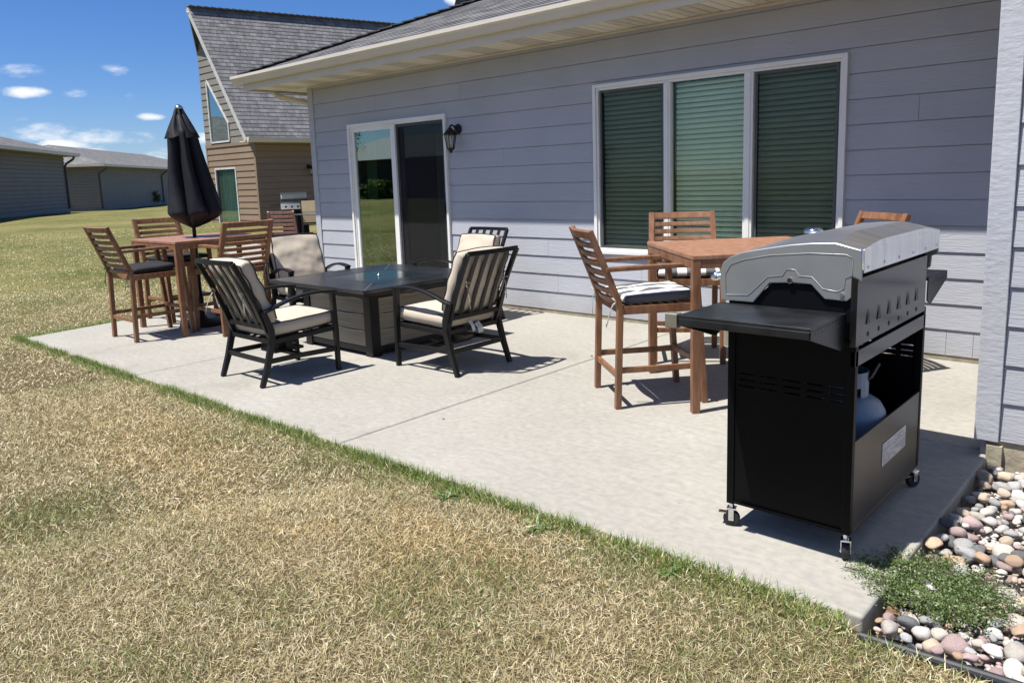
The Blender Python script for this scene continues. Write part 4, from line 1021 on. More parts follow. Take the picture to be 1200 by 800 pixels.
def rocks():
    r=random.Random(21); pts=[]; grid={}
    xr=(-.685,1.6); yr=(2.36,4.10)
    tries=0
    while tries<16000 and len(pts)<1500:
        tries+=1
        x=r.uniform(*xr); y=r.uniform(*yr); s=r.choice((.015,.019,.022,.025,.028,.032,.038))*r.uniform(.9,1.1)
        gx,gy=int(x/.06),int(y/.06)
        if all((x-p[0])**2+(y-p[1])**2>((s+p[2])*.60)**2 for a in(-1,0,1) for b in(-1,0,1) for p in grid.get((gx+a,gy+b),())): pts.append((x,y,s)); grid.setdefault((gx,gy),[]).append((x,y,s))
    out=[]
    for x,y,s in pts:
        xv=-.30+(-.50+.30)*(y-2.336)/(4.277-2.336)+.14
        out.append((x<xv and y>2.3,x,y,s))
    big=MB(); nv=0
    cumw=[w for _,_,w in ROCK]
    for vis,x,y,s in out:
        j=r.choices(range(len(ROCK)),cumw)[0]; i=r.randrange(12); z=-.135+.098+r.uniform(-.014,.016)+s*.2
        sc=(s*1.12,)*3; rot=(r.uniform(-.3,.3),r.uniform(-.3,.3),r.uniform(0,6.28))
        if vis and nv<299:
            o=bpy.data.objects.new('river_rock',VAR[i,j]); COL.objects.link(o); o.location=(x,y,z); o.scale=sc; o.rotation_euler=rot; nv+=1
            tag(o,'%s rounded river rock lying in the stone bed right of the patio'%ROCK[j][0],'river rock','rounded river rocks in the bed beside the patio')
        else:
            me=meshes[i]; mw=Matrix.Translation((x,y,z))@__import__('mathutils').Euler(rot).to_matrix().to_4x4()@Matrix.Diagonal((*sc,1))
            big.extra=getattr(big,'extra',[]); big.extra.append((i,j,mw))
    # remainder: one stuff object
    GV=[];GF=[];GM=[]; MD=[([v.co.copy() for v in me.vertices],[tuple(p.vertices) for p in me.polygons]) for me in meshes]
    bs=bmesh.new(); bmesh.ops.create_icosphere(bs,subdivisions=1,radius=1); SD=([v.co.copy() for v in bs.verts],[tuple(q.index for q in f.verts) for f in bs.faces]); bs.free()
    for i,j,mw in big.extra:
        co,fa=MD[i]; o_=len(GV); GV.extend((mw@c)[:] for c in co); GF.extend(tuple(q+o_ for q in f) for f in fa); GM.extend([j]*len(fa))
    # small filler pebbles deep between the rocks everywhere
    for _ in range(2600):
        x=r.uniform(-.69,.2); y=r.uniform(2.34,4.12); s=r.uniform(.009,.018); j=r.choices(range(len(ROCK)),cumw)[0]; z=-.07+r.uniform(-.012,.018); e=r.uniform(.6,1)
        co,fa=SD; o_=len(GV); GV.extend((x+c.x*s,y+c.y*s*e,z+c.z*s*.6) for c in co); GF.extend(tuple(q+o_ for q in f) for f in fa); GM.extend([j]*len(fa))
    me=bpy.data.meshes.new('river_gravel'); me.from_pydata(GV,[],GF); me.polygons.foreach_set('material_index',GM); me.polygons.foreach_set('use_smooth',[True]*len(GF))
    for _,m_,_w in ROCK: me.materials.append(m_)
    o=bpy.data.objects.new('river_gravel',me); COL.objects.link(o); tag(o,'mixed small pebbles filling the bed between the larger rocks','gravel',kind='stuff')
rocks()
tag(MB().box(-.78,3,2.326,4.2,-.118,-.098).build('bed_soil',mat('dark bed soil',(.16,.14,.11),.95,var=.4,scale=40),None),kind='structure')
# edging strip
mb=MB(); mb.tube([(-.70,2.288,-.022),(-.5,2.305,-.024),(-.3,2.318,-.022),(.4,2.33,-.025),(3,2.34,-.024)],.0165,12); mb.box(-.695,3,2.315,2.322,-.15,-.03)
tag(mb.build('lawn_edging',mat('black plastic edging',(.03,.03,.033),.35),None,smooth=False),'black plastic edging strip between the lawn and the rock bed','edging')

# ------------------------------------------------------------------ plants
def leafy(name,cx,cy,cz,rx,ry,h,nst,nl,ll,lw,cols,seed,label,cat,parentname='foliage',sprawl=True,group=None):
    g=random.Random(seed); root=empty(name,(cx,cy,cz),0,label,cat,group)
    st=MB(); vs=[];fs=[];cc=[]
    for k in range(nst):
        a=g.uniform(0,2*PI); R=g.uniform(.35,1)**.6
        end=V((rx*R*math.cos(a),ry*R*math.sin(a),h*(g.uniform(.25,1) if sprawl else 1-.3*R))); 
        p0=V((g.uniform(-.03,.03),g.uniform(-.03,.03),0)); mid=end*.5+V((0,0,h*.35))
        pts=[p0*(1-q)**2+mid*2*q*(1-q)+end*q*q for q in [i/6 for i in range(7)]]
        if k%2==0: st.tube(pts,.0013 if h<.3 else .004,4)
        for i in range(nl):
            q=g.uniform(.15,1); p=p0*(1-q)**2+mid*2*q*(1-q)+end*q*q+V((g.gauss(0,.012),g.gauss(0,.012),g.gauss(0,.008)))*(1 if h<.3 else 6)
            d=V((g.gauss(0,1),g.gauss(0,1),g.gauss(.5,.6))).normalized(); sd=d.cross(V((g.gauss(0,1),g.gauss(0,1),g.gauss(0,1)))).normalized()
            L_=ll*g.uniform(.6,1.3); w=lw*g.uniform(.7,1.2); o=len(vs)
            vs+=[p,p+d*L_*.5+sd*w/2,p+d*L_,p+d*L_*.5-sd*w/2]; fs.append((o,o+1,o+2,o+3)); c=g.choice(cols); f=g.uniform(.75,1.25); cc+=[(c[0]*f,c[1]*f,c[2]*f,1)]*4
    me=bpy.data.meshes.new(parentname); me.from_pydata([tuple(v) for v in vs],[],fs); at=me.attributes.new('Col','FLOAT_COLOR','POINT'); at.data.foreach_set('color',[q for c in cc for q in c]); me.materials.append(BLADE)
    o=bpy.data.objects.new(parentname,me); COL.objects.link(o); o.parent=root
    st.build('stem',mat('stem brown',(.12,.08,.04),.8),root)
    return root
CG=[(.12,.18,.05),(.17,.24,.08),(.08,.13,.04),(.22,.28,.12)]
leafy('creeping_shrub',-.605,2.70,-.055,.275,.245,.080,420,64,.010,.0052,CG,5,'low feathery green creeping plant spilling between the patio corner and the rocks','ground plant')
def weed(x,y,seed,size,label):
    g=random.Random(seed); mb=[];vs=[];fs=[];cc=[]
    n=26
    for k in range(n):
        a=g.uniform(0,2*PI); L_=size*g.uniform(.5,1.1); up=g.uniform(.2,1.1); w=g.uniform(.005,.010); sd=V((-math.sin(a),math.cos(a),0))*w
        pts=[V((math.cos(a)*L_*q,math.sin(a)*L_*q,L_*up*(q-.65*q*q))) for q in(0,.35,.7,1)]; o=len(vs)
        for i,p in enumerate(pts): ww=(.5,1,.7,.05)[i]; vs+=[p-sd*ww,p+sd*ww]
        for i in range(3): fs.append((o+2*i,o+2*i+1,o+2*i+3,o+2*i+2))
        c=g.choice([(.09,.17,.035),(.12,.21,.05),(.07,.12,.03)]); cc+=[(*c,1)]*8
    me=bpy.data.meshes.new('weed_clump'); me.from_pydata([tuple(v) for v in vs],[],fs); at=me.attributes.new('Col','FLOAT_COLOR','POINT'); at.data.foreach_set('color',[q for c in cc for q in c]); me.materials.append(BLADE)
    o=bpy.data.objects.new('weed_clump',me); COL.objects.link(o); o.location=(x,y,-.03); tag(o,label,'weed')
weed(-2.48,2.235,1,.085,'broad leafed green weed at the patio edge below the middle of the open concrete')
weed(-1.95,2.24,2,.075,'green weed tuft on the lawn edge left of the grill front wheel')
weed(-6.55,2.19,3,.09,'green weed on the lawn edge in front of the left bar chair')
weed(-1.35,2.27,6,.07,'green weed tuft on the lawn edge just below the grill')

def dry_leaf(x,y,z,s,rz,label,col=(.20,.11,.05)):
    mb=MB(); vs=[];fs=[]; n=6
    for i in range(n+1):
        q=i/n; w=s*.42*math.sin(PI*min(.98,max(.02,q)))**.8*(1+.15*math.sin(i*2.3)); cz=.25*s*math.sin(PI*q)
        vs+=[(s*(q-.5),-w,cz+.18*w),(s*(q-.5),0,cz),(s*(q-.5)+.04*s,w,cz+.35*w)]
    for i in range(n): fs+=[(3*i,3*i+3,3*i+4,3*i+1),(3*i+1,3*i+4,3*i+5,3*i+2)]
    mb.add(vs,fs); o=mb.build('dry_leaf',mat('dry brown leaf',col,.8),None,recalc=False); o.location=(x,y,z); o.rotation_euler=(.1,.05,rz); sd=o.modifiers.new('t','SOLIDIFY'); sd.thickness=.0006
    tag(o,label,'leaf')
dry_leaf(-.665,2.50,-.035,.055,.8,'curled brown dry leaf on the rocks at the low edge of the creeping plant')
dry_leaf(-.43,2.66,-.03,.045,2.4,'small brown dry leaf caught at the right side of the creeping plant')
dry_leaf(-3.50,4.72,.001,.022,.5,'tiny brown leaf scrap on the slab joint right of the fire table chairs')
dry_leaf(-3.28,2.95,.001,.018,2.1,'tiny brown leaf scrap on the open concrete near the joint')

# ------------------------------------------------------------------ neighbour's tan house
def tan_house():
    t=empty('neighbour_house',(0,0,0),0,'tan house with steep grey shingle roof and trapezoid gable window beyond the patio','house')
    YG=12.0; XC=-20.97; XP=-23.93; ZE=2.70; ZB=-.2
    TIP=V((-23.28,11.5,6.73)); EC=V((-20.50,11.5,2.70)); ZBAND=2.60
    slope=(TIP.z-EC.z)/(TIP.x-EC.x)   # dz/dx negative
    def ztop(x): return min(EC.z+(x-EC.x)*slope-.03, TIP.z-.03-(TIP.x-x)*1.7 if x<TIP.x else 99)
    # lower gable wall
    door=(-23.47,-22.16,.1,1.97)
    # lower wall
    mb=MB(); lap_wall(mb,XP+.07,XC-.07,ZB,ZBAND,[door],lambda u,z,d:(u,YG-d,z),phase=.0,prot=.022,gap=.008); mb.build('gable_siding',SIDETAN,t,recalc=False)
    MB().box(XP,XP+.068,YG-.022,YG+.02,ZB,ZBAND).box(XC-.068,XC+.02,YG-.022,YG+.02,ZB,ZBAND).box(XP,XC,YG-.03,YG,ZBAND+.001,ZBAND+.09).build('corner_board',SIDETAN,t)
    # upper gable: courses clipped by the roof slope
    win=dict(x0=-23.50,x1=-22.36,z0=2.76,zl=4.66,zr=3.29)
    def zwin(x): return win['zl']+(x-win['x0'])/(win['x1']-win['x0'])*(win['zr']-win['zl'])
    mb=MB(); k=0
    z=ZBAND+.09
    while z<6.7:
        z1=z+.2
        def xr(zz): return EC.x+(zz+.03-EC.z)/slope
        def xl(zz): return max(XP, TIP.x-(TIP.z-.03-zz)/1.7)
        a0,a1=xl(z),xr(z); b0,b1=xl(z1),xr(z1)
        if a1<=a0+.05: break
        spans=[((a0,a1),(b0,max(b0+.01,b1)))]
        if z<win['zl']+.02:
            inv=lambda zz: win['x0']+(min(max(zz,win['zr']),win['zl'])-win['zl'])/(win['zr']-win['zl'])*(win['x1']-win['x0'])
            wr0=inv(z) if z>win['z0']-.1 else None
            spans=[((a0,win['x0']-.03),(b0,win['x0']-.03)),((inv(z)+.05,a1),(inv(z1)+.05,b1))]
            if z1<win['z0']: spans=[((a0,a1),(b0,b1))]
        for (p0,p1),(q0,q1) in spans:
            d0,d1=.022,.004
            mb.add([(p0,YG-d0,z),(p1,YG-d0,z),(q1,YG-d1,z1),(q0,YG-d1,z1),(p0,YG+.02,z),(p1,YG+.02,z)],[(0,1,2,3),(0,4,5,1)])
        z=z1
    mb.build('upper_siding',SIDETAUPE,t,recalc=False)
    mb=MB(); mb.prism([(XP,ZB),(XC,ZB),(XC,ZE+.4),(TIP.x,TIP.z-.1),(XP,ztop(XP))],YG+.05,YG+.12,'y')
    # cut-outs are shallow recesses: dark panes sit in front
    mb.build('inner_wall',SIDETAUPE,t)
    # trapezoid window
    g_=mat('neighbour white frame',(.7,.69,.67),.5)
    P=[(win['x0'],win['z0']),(win['x1'],win['z0']),(win['x1'],win['zr']),(win['x0'],win['zl'])]
    mb=MB(); 
    for a,b in zip(P,P[1:]+P[:1]): mb.beam((a[0],YG-.02,a[1]),(b[0],YG-.02,b[1]),.05,.045,(0,1,0))
    w=mb.build('gable_window',g_,t)
    MB().prism(P,YG-.010,YG-.004,'y').build('pane',glassmat('neighbour glass',(.25,.42,.40),.28),w)
    MB().prism([(a,b) for a,b in P],YG+.03,YG+.045,'y').build('window_shade',CURTN,w)
    mb=MB(); ring(mb,door[0],door[1],door[2]-.2,door[3],.05,YG-.03,YG+.02); dd=mb.build('patio_door',g_,t)
    MB().box(door[0]+.05,door[1]-.05,YG-.006,YG-.002,door[2]-.15,door[3]-.05).build('pane',glassmat('neighbour door glass',(.76,.84,.80),.03),dd)
    mb=MB(); curtain(mb,door[0]+.35,door[1]-.05,YG+.028,-.05,1.9,.02,.17); mb.build('curtain',CURTN,dd,recalc=False)
    # long side wall facing our patio (shaded)
    mb=MB(); lap_wall(mb,YG+.02,30,ZB,ZE-.02,[],lambda u,z,d:(XC+d,u,z),phase=.0,prot=.02,gap=.012); mb.build('side_siding',SIDETAN,t,recalc=False)
    MB().box(XC-.1,XC-.01,YG+.13,30,ZB,ZE+.2).build('side_inner_wall',SIDETAN,t)
    # left receding walls
    mb=MB(); mb.prism([(XP,YG),(-24.7,12.75),(-24.7,30),(-24.6,30),(-24.6,12.8),(XP+.05,YG+.06)],ZB,4.6,'z'); mb.build('rear_wall',SIDETAUPE,t)
    # roof: right slope and left slope
    Y1=32; rise=.055
    mb=MB(); uvl=[]
    vdir=V((TIP.x-EC.x,0,TIP.z-EC.z)); Ls=vdir.length
    # ridge climbs gently with distance: shear with y
    band_roof(mb,uvl,EC,(0,1,0),vdir,Ls,lambda s:(0,Y1-11.5),exp=.14,th=.007)
    o=build_uv(mb,uvl,'roof',SHIN2,t)
    for v in o.data.vertices:
        q=(v.co.z-EC.z)/(TIP.z-EC.z); v.co.z+=q*RISE*(v.co.y-11.5)
    r=o
    mb=MB(); L1=V((-24.95,12.75,4.1)); 
    mb.add([TIP+V((0,0,.012)),V((TIP.x,Y1,TIP.z+RISE*(Y1-11.5))),V((-24.95,Y1,4.1)),L1],[(0,1,2,3)]); mb.add([TIP-V((0,0,.06)),V((TIP.x,Y1,TIP.z-.06)),V((-24.95,Y1,4.04)),L1-V((0,0,.06))],[(3,2,1,0)])
    mb.build('left_slope',mat('roof underside',(.17,.16,.15),.9),r)
    mb=MB(); 
    n=90
    for i in range(n):
        a=TIP+V((0,(Y1-11.5)*i/n,.02+RISE*(Y1-11.5)*i/n)); b=TIP+V((0,(Y1-11.5)*(i+1.2)/n,.012+RISE*(Y1-11.5)*(i+1)/n)); mb.beam(a+V((0,0,.02)),b,.26,.025)
    mb.build('ridge_cap',RCAP,r)
    # rake board and under-rake soffit
    mb=MB(); d=(TIP-EC).normalized(); nn=V((-d.z,0,d.x)); nn=-nn if nn.z<0 else nn
    mb.beam(EC-nn*.07-d*.0,TIP-nn*.07,.02,.13,(0,0,1)) ; 
    mb.beam(L1-V((0,0,.09)),TIP-V((0,0,.11)),.02,.14,(0,0,1)); mb.build('rake_board',mat('pale rake board',(.56,.55,.52),.5),r)
    mb=MB(); mb.add([EC-nn*.11,TIP-nn*.11,TIP-nn*.11+V((0,.5,0)),EC-nn*.11+V((0,.5,0))],[(0,1,2,3)]); mb.build('rake_soffit',mat('taupe soffit',(.3,.28,.25),.7),r)
    MB().box(EC.x-.45,EC.x+.0,11.52,30,ZE-.06,ZE-.04).build('eave_soffit',ALMS,t)
    gu=gutter(t,20,(EC.x+.0,30+1.5,ZE-.075),-PI/2,.13,.12); gu.rotation_euler=(0,0,PI/2); gu.location=(EC.x,11.5,ZE-.075)
    return t
RISE=.052
tan_house()
ln=lantern((-20.945,13.75,1.92),PI/2,1.15,'black wall lantern with a white bulb on the shaded wall of the tan house')

# neighbour's patio and furniture
mb=MB(); mb.prism([(-20.9,9.6),(-12.2,6.9),(-11.6,8.0),(-11.6,17),(-20.9,17)],-.02,.05,'z'); tag(mb.build('neighbour_patio',CONC,None),kind='structure')
def small_grill():
    t=empty('gas_grill',(-17.62,11.06,.05),math.radians(60),'small grey lidded gas grill with two side shelves before the shaded tan wall','gas grill')
    mb=MB(); mb.prism([(-.26,.86),(.24,.86),(.25,1.0),(.18,1.10),(.02,1.14),(-.18,1.09),(-.27,.98)],-.33,.33,'x'); ld=mb.build('lid',mat("pewter lid",(.06,.075,.075),.35,metal=.6),t,bevel=.02)
    MB().box(-.31,.31,-.29,-.26,.985,1.005).box(-.33,.33,-.275,-.262,.86,.90).build('lid_handle',CHROME,ld)
    MB().box(-.34,.34,-.29,.25,.72,.855).build('control_panel',STEEL,t,bevel=.01)
    mb=MB(); 
    for k in range(4): mb.tube([(-.22+k*.147,-.29,.785),(-.22+k*.147,-.33,.785)],.026,12)
    mb.build('control_knob',BLKG,t)
    MB().box(-.62,-.35,-.25,.22,.83,.855).box(.35,.62,-.25,.22,.83,.855).build('side_shelf',BLKG,t,bevel=.005)
    mb=MB(); mb.box(-.32,.32,-.24,.22,.08,.70); mb.build('cabinet',BLKM,t,bevel=.005)
    for x in(-.28,.28):
        for y in(-.2,.18): MB().tube([(x-.015,y,.04),(x+.015,y,.04)],.04,14).build('wheel',RUB,t)
small_grill()
def recliner():
    t=empty('slatted_chair',(-12.95,7.85,.05),math.radians(50),'faded pink wooden slatted chair with a reclined back in front of the small grill','wooden chair')
    mb=MB()
    for s in(-1,1): mb.beam((s*.235,.12,.30),(s*.225,-.16,.86),.035,.05,(0,1,0))
    for k in range(7): z=.34+k*.078; y=.12-(z-.30)*.5; mb.box(-.22,.22,y-.012,y+.008,z,z+.052)
    o=mb.build('backrest',WOODP,t,bevel=.003)
    mb=MB()
    for k in range(7): mb.box(-.23,.23,-.42+k*.075,-.365+k*.075,.33+.0*k,.35)
    mb.build('seat',WOODP,t); 
    for x in(-.22,.22):
        MB().beam((x,-.36,0),(x,.25,.36),.03,.04).build('leg',WOODP,t); MB().beam((x,.28,0),(x,-.38,.36),.03,.04).build('leg',WOODP,t)
# back leans away from the camera
rec=recliner()
def sling(x,y,deg,label):
    t=empty('sling_chair',(x,y,.05),math.radians(deg),label,'sling chair')
    SLG=mat('tan sling cloth',(.40,.31,.19),.8)
    MB().sweep([(0,.22,.42),(0,-.2,.40)],.44,.008).build('seat',SLG,t)
    MB().sweep([(0,-.22,.44),(0,-.26,.7),(0,-.34,.95)],.44,.008,(0,1,0)).build('backrest',SLG,t)
    for s in(-1,1):
        MB().tube([(s*.24,.26,0),(s*.24,.24,.42),(s*.25,.22,.64),(s*.25,-.05,.66),(s*.24,-.28,.62)],.013,8).build('armrest',BLK,t)
        MB().tube([(s*.24,-.3,0),(s*.235,-.2,.40),(s*.235,-.26,.7),(s*.235,-.35,.96)],.013,8).build('back_frame',BLK,t)
sling(-15.75,10.35,-120,'tan sling chair with a tall back behind the small glass table')
def gtable():
    t=empty('glass_table',(-14.5,9.85,.05),0,'small black framed glass table in front of the tan sling chair','glass table')
    mb=MB(); mb.box(-.5,.5,-.5,.5,.68,.70); mb.build('tabletop',mat('dark glass top',(.06,.08,.09),.1,spec=.8),t,bevel=.004)
    for x in(-.44,.44):
        for y in(-.44,.44): MB().box(x-.018,x+.018,y-.018,y+.018,0,.68).build('leg',BLK,t)
gtable()

# ------------------------------------------------------------------ far grey houses
def far_house(name,C,L,W,zb,ze,label,pitch=.30,mat_=None,spouts=(0,),ang=None):
    """C = corner nearest the gap, long wall runs along local +x (length L), depth W along local +y"""
    t=empty(name,(C[0],C[1],0),math.atan2(C[3],C[2]),label,'house')
    mb=MB(); lap_wall(mb,0,L,zb,ze,[],lambda u,z,d:(u,-d,z),phase=zb,prot=.035,gap=.03); lap_wall(mb,0,W,zb,ze,[],lambda u,z,d:(-d,u,z),phase=zb,prot=.035,gap=.03); lap_wall(mb,0,W,zb,ze,[],lambda u,z,d:(L+d,u,z),phase=zb,prot=.035,gap=.03)
    mb.build('siding_wall',mat_ or SIDEGREY,t,recalc=False)
    MB().box(.01,L-.01,.01,W,zb-.6,ze).build('inner_wall',mat_ or SIDEGREY,t)
    MB().box(-.03,L+.03,-.035,.2,zb-.6,zb+.0).box(-.03,.2,.21,W,zb-.6,zb).build('foundation',mat('pale foundation',(.30,.29,.27),.9),t)
    o_=.55; MB().box(-o_,L+o_,-o_,W+o_,ze-.02,ze+.0).build('soffit',mat('dim soffit',(.4,.38,.35),.6),t)
    mb=MB(); mb.box(-o_-.1,L+o_+.1,-o_-.1,-o_,ze-.01,ze+.14); mb.box(-o_-.1,-o_,-o_+.001,W+o_,ze-.01,ze+.14); mb.box(L+o_,L+o_+.1,-o_+.001,W+o_,ze-.01,ze+.14); mb.build('gutter',ALM,t,bevel=.01)
    hf=(W+2*o_+.2)/2; c=1/math.sqrt(1+pitch*pitch); Ls=hf/c
    mb=MB(); uvl=[]; P=(-o_-.1,-o_-.1,ze+.13); tot=L+2*o_+.2
    band_roof(mb,uvl,P,(1,0,0),(0,1,pitch),Ls,lambda s:(s*c,tot-s*c)); r=build_uv(mb,uvl,'roof',SHIN2,t)
    mb=MB(); uvl=[]; band_roof(mb,uvl,P,(0,1,0),(1,0,pitch),Ls,lambda s:(s*c,2*hf-s*c)); build_uv(mb,uvl,'hip_slope',SHIN2,r)
    mb=MB(); uvl=[]; band_roof(mb,uvl,(P[0]+tot,P[1],P[2]),(0,1,0),(-1,0,pitch),Ls,lambda s:(s*c,2*hf-s*c)); build_uv(mb,uvl,'hip_slope',SHIN2,r)
    for s in spouts:
        mb=MB(); mb.tube([(s,-o_,ze),(s,-o_+.05,ze-.15),(s,-.12,ze-.4),(s,-.07,ze-.55),(s,-.07,zb+.1)],.06,8); mb.build('downspout',mat('dark downspout',(.10,.09,.085),.5),t)
    return t
# house at the left edge: wall runs from its right corner back towards the left
E1=V((-44.6,14.55,0)); d1=V((.82,-.57,0)).normalized()
far_house('grey_house',(E1.x+16*d1.x,E1.y+16*d1.y,-d1.x,-d1.y),16,9,.44,3.22,'single storey grey house cut by the left edge of the photo',spouts=(15.9,))
E2=V((-52.9,19.15,0)); d2=V((-.775,.632,0)).normalized()
far_house('grey_house',(E2.x,E2.y,d2.x,d2.y),30,9,.16,2.93,'long grey single storey house farther back behind the umbrella',spouts=(.1,13.6))
leafy('garden_bush',-62.2,26.0,.05,1.0,1.0,1.1,60,60,.16,.10,[(.05,.09,.03),(.08,.13,.05)],9,'dark green bush at the foot of the far grey house wall','bush')

# ------------------------------------------------------------------ across the lawn, behind the camera (mirrored in the door glass)
def tree(x,y,h,seed,label):
    g=random.Random(seed); t=empty('shade_tree',(x,y,-.05),0,label,'tree')
    mb=MB(); mb.tube([(0,0,0),(.05,0,h*.25),(-.1,.1,h*.5),(0,0,h*.8)],[.28,.22,.15,.05],10)
    for k in range(9):
        a=g.uniform(0,6.28); z=h*g.uniform(.25,.6); r=h*.25; mb.tube([(0,0,z),(math.cos(a)*r*.5,math.sin(a)*r*.5,z+h*.1),(math.cos(a)*r,math.sin(a)*r,z+h*.18)],[.09,.06,.02],6)
    mb.build('trunk',mat('bark',(.09,.07,.05),.9),t)
    vs=[];fs=[];cc=[]
    cl=[]
    for k in range(46):
        a=g.uniform(0,6.28); q=g.uniform(.0,1); R=h*.30*math.sin(PI*(.12+.85*q))**.8*g.uniform(.5,1.05); cl.append((V((math.cos(a)*R,math.sin(a)*R,h*(.2+.78*q))),h*g.uniform(.05,.10),g.uniform(.7,1.25)))
    for c_,r_c,f_c in cl:
        for i in range(130):
            p=c_+V((g.gauss(0,1),g.gauss(0,1),g.gauss(0,.8)))*r_c*.6; d=V((g.gauss(0,1),g.gauss(0,1),g.gauss(0,1))).normalized(); e=d.orthogonal().normalized(); s_=.16*g.uniform(.6,1.3); o=len(vs)
            vs+=[p,p+d*s_*.5+e*s_*.35,p+d*s_,p+d*s_*.5-e*s_*.35]; fs.append((o,o+1,o+2,o+3)); f=f_c*g.uniform(.8,1.2); cc+=[(.065*f,.11*f,.03*f,1)]*4
    me=bpy.data.meshes.new('crown'); me.from_pydata([tuple(v) for v in vs],[],fs); at=me.attributes.new('Col','FLOAT_COLOR','POINT'); at.data.foreach_set('color',[q for c in cc for q in c]); me.materials.append(BLADE); o=bpy.data.objects.new('crown',me); COL.objects.link(o); o.parent=t
tree(-43.0,-17.5,7.5,1,'dense green shade tree mirrored at the left of the door glass')
tree(-47.5,-20.5,6.5,2,'round green tree mirrored at the outer edge of the door glass')
def barn():
    t=empty('metal_barn',(-36.5,-22,0),0,'long low barn with a pale metal roof mirrored in the door glass','barn')
    MB().box(-6,9,-5,5,-.2,2.7).build('wall',mat('dark barn board',(.05,.045,.04),.8),t)
    MB().prism([(-5.6,2.65),(5.6,2.65),(0,4.3)],-6.5,9.5,'x').build('roof',mat('pale metal roof',(.5,.5,.48),.4,metal=.3),t)
barn()
for i,(x,y,s) in enumerate(((-38.6,-16.2,1.0),(-35.5,-16.0,1.15),(-41.5,-16.0,.9))):
    leafy('garden_bush',x,y,-.03,1.3*s,1.0,1.3*s,50,70,.2,.13,[(.08,.14,.03),(.12,.19,.05)],30+i,['rounded bush mirrored in the door glass before the barn','large bush mirrored near the middle stile of the door','small bush mirrored by the shade tree'][i],'bush')

# ------------------------------------------------------------------ light
sx,sy=.18,.385
sd=V((sx,sy,-1)).normalized()
sun=bpy.data.lights.new('sun','SUN'); sun.energy=5.0; sun.angle=math.radians(.53); sun.color=(1,.965,.91)
so=bpy.data.objects.new('sun',sun); COL.objects.link(so); so.rotation_euler=sd.to_track_quat('-Z','Y').to_euler()
w=bpy.data.worlds.new('World'); S.world=w; w.use_nodes=True; nt=w.node_tree; L=nt.links; bg=nt.nodes['Background']
sky=N(nt,'ShaderNodeTexSky'); sky.sky_type='NISHITA'; sky.sun_disc=False; sky.sun_elevation=math.asin(-sd.z); sky.sun_rotation=math.atan2(-sx,-sy); sky.air_density=1.0; sky.dust_density=.1; sky.ozone_density=3.0; sky.altitude=300
tc=N(nt,'ShaderNodeTexCoord')
def ray(px,py):
    d=r_*((px-600)/FPX)+d_*((py-350)/FPX)+f_; return d.normalized()
clouds=[(30,108,19,6,.95),(22,84,20,7,.38),(134,82,13,6,.5),(90,110,11,5,.33),(146,112,9,5,.25),(176,137,14,4,.75),(72,172,24,7,.95),(110,178,20,5,.8),(132,162,42,9,.55),(45,155,34,9,.42),(182,180,18,8,.45),(20,141,10,4,.3),(0,151,18,3,.3),(240,162,22,6,.5),(545,-4,22,12,.9),(90,175,45,8,.5)]
acc=None
for px,py,wx,wy,st in clouds:
    c=ray(px,py); t1=(ray(px+10,py)-ray(px-10,py)).normalized(); t2=c.cross(t1).normalized()
    def dot(v,scale):
        n=N(nt,'ShaderNodeVectorMath',operation='DOT_PRODUCT'); L.new(tc.outputs['Generated'],n.inputs[0]); n.inputs[1].default_value=v*(scale)
        return n
    a=dot(t1,FPX/wx*.8); b=dot(t2,FPX/wy*.8); f=dot(c,1)
    oa=c.dot(t1)
    p=N(nt,'ShaderNodeMath',operation='POWER'); p.inputs[1].default_value=2; ab=N(nt,'ShaderNodeMath',operation='ABSOLUTE'); L.new(a.outputs['Value'],ab.inputs[0]); L.new(ab.outputs[0],p.inputs[0])
    ab2=N(nt,'ShaderNodeMath',operation='ABSOLUTE'); L.new(b.outputs['Value'],ab2.inputs[0]); p2=N(nt,'ShaderNodeMath',operation='POWER'); p2.inputs[1].default_value=2; L.new(ab2.outputs[0],p2.inputs[0])
    s=N(nt,'ShaderNodeMath',operation='ADD'); L.new(p.outputs[0],s.inputs[0]); L.new(p2.outputs[0],s.inputs[1])
    s2=N(nt,'ShaderNodeMath',operation='MULTIPLY_ADD'); s2.inputs[1].default_value=-1*st; s2.inputs[2].default_value=st; L.new(s.outputs[0],s2.inputs[0])
    gt=N(nt,'ShaderNodeMath',operation='GREATER_THAN'); gt.inputs[1].default_value=.5; L.new(f.outputs['Value'],gt.inputs[0])
    ml=N(nt,'ShaderNodeMath',operation='MULTIPLY'); L.new(s2.outputs[0],ml.inputs[0]); L.new(gt.outputs[0],ml.inputs[1])
    if acc is None: acc=ml
    else:
        mx=N(nt,'ShaderNodeMath',operation='MAXIMUM'); L.new(acc.outputs[0],mx.inputs[0]); L.new(ml.outputs[0],mx.inputs[1]); acc=mx
mp=N(nt,'ShaderNodeMapping'); mp.inputs['Scale'].default_value=(1,1,2.6); L.new(tc.outputs['Generated'],mp.inputs[0])
nz=N(nt,'ShaderNodeTexNoise'); nz.inputs['Scale'].default_value=22; nz.inputs['Detail'].default_value=8; nz.inputs['Roughness'].default_value=.6; L.new(mp.outputs[0],nz.inputs[0])
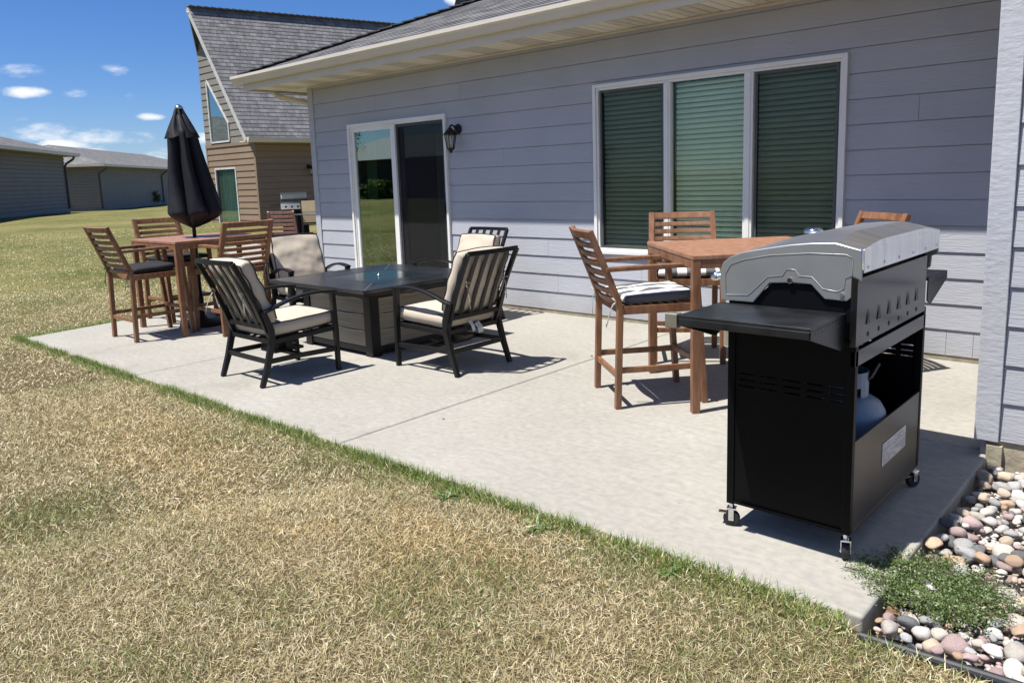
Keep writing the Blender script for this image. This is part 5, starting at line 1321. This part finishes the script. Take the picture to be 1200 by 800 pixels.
# soft general cloud field elsewhere in the sky (reflections)
n2=N(nt,'ShaderNodeTexNoise'); n2.inputs['Scale'].default_value=3.2; n2.inputs['Detail'].default_value=8; L.new(mp.outputs[0],n2.inputs[0])
sm=N(nt,'ShaderNodeMath',operation='MULTIPLY_ADD'); sm.inputs[1].default_value=2.0; sm.inputs[2].default_value=-1.0; L.new(nz.outputs['Fac'],sm.inputs[0])
mlt=N(nt,'ShaderNodeMath',operation='ADD'); L.new(acc.outputs[0],mlt.inputs[0]); L.new(sm.outputs[0],mlt.inputs[1])
mr=N(nt,'ShaderNodeMapRange'); mr.interpolation_type='SMOOTHSTEP'; mr.inputs[1].default_value=.12; mr.inputs[2].default_value=.95; L.new(mlt.outputs[0],mr.inputs[0])
gate=N(nt,'ShaderNodeMath',operation='GREATER_THAN'); gate.inputs[1].default_value=.02; L.new(acc.outputs[0],gate.inputs[0])
# behind the camera: broken cumulus
bh=N(nt,'ShaderNodeVectorMath',operation='DOT_PRODUCT'); L.new(tc.outputs['Generated'],bh.inputs[0]); bh.inputs[1].default_value=(0,-1,0)
bm_=N(nt,'ShaderNodeMapRange'); bm_.inputs[1].default_value=.1; bm_.inputs[2].default_value=.3; L.new(bh.outputs['Value'],bm_.inputs[0])
cm=N(nt,'ShaderNodeMapRange'); cm.interpolation_type='SMOOTHSTEP'; cm.inputs[1].default_value=.52; cm.inputs[2].default_value=.66; L.new(n2.outputs['Fac'],cm.inputs[0])
bc=N(nt,'ShaderNodeMath',operation='MULTIPLY'); L.new(bm_.outputs[0],bc.inputs[0]); L.new(cm.outputs[0],bc.inputs[1])
soft=N(nt,'ShaderNodeMapRange'); soft.inputs[1].default_value=0; soft.inputs[2].default_value=.25; L.new(acc.outputs[0],soft.inputs[0])
cf=N(nt,'ShaderNodeMath',operation='MULTIPLY'); L.new(mr.outputs[0],cf.inputs[0]); L.new(soft.outputs[0],cf.inputs[1])
mxx=N(nt,'ShaderNodeMath',operation='MAXIMUM'); L.new(cf.outputs[0],mxx.inputs[0]); L.new(bc.outputs[0],mxx.inputs[1])
mix=N(nt,'ShaderNodeMix',data_type='RGBA'); L.new(mxx.outputs[0],mix.inputs[0]); hs=N(nt,'ShaderNodeHueSaturation'); hs.inputs['Saturation'].default_value=1.12; hs.inputs['Value'].default_value=.98; tn=N(nt,'ShaderNodeVectorMath',operation='MULTIPLY'); tn.inputs[1].default_value=(.94,1.10,1.50); L.new(sky.outputs[0],tn.inputs[0]); L.new(tn.outputs[0],hs.inputs['Color']); L.new(hs.outputs[0],mix.inputs[6]); mix.inputs[7].default_value=(12.5,12.9,13.4,1)
L.new(mix.outputs[2],bg.inputs[0]); bg.inputs[1].default_value=.05
vs_=S.view_settings; vs_.view_transform='Standard'; vs_.look='None'; vs_.gamma=1; vs_.exposure=.69
S.render.engine='CYCLES'; S.cycles.max_bounces=8; S.cycles.transparent_max_bounces=12; S.cycles.diffuse_bounces=3
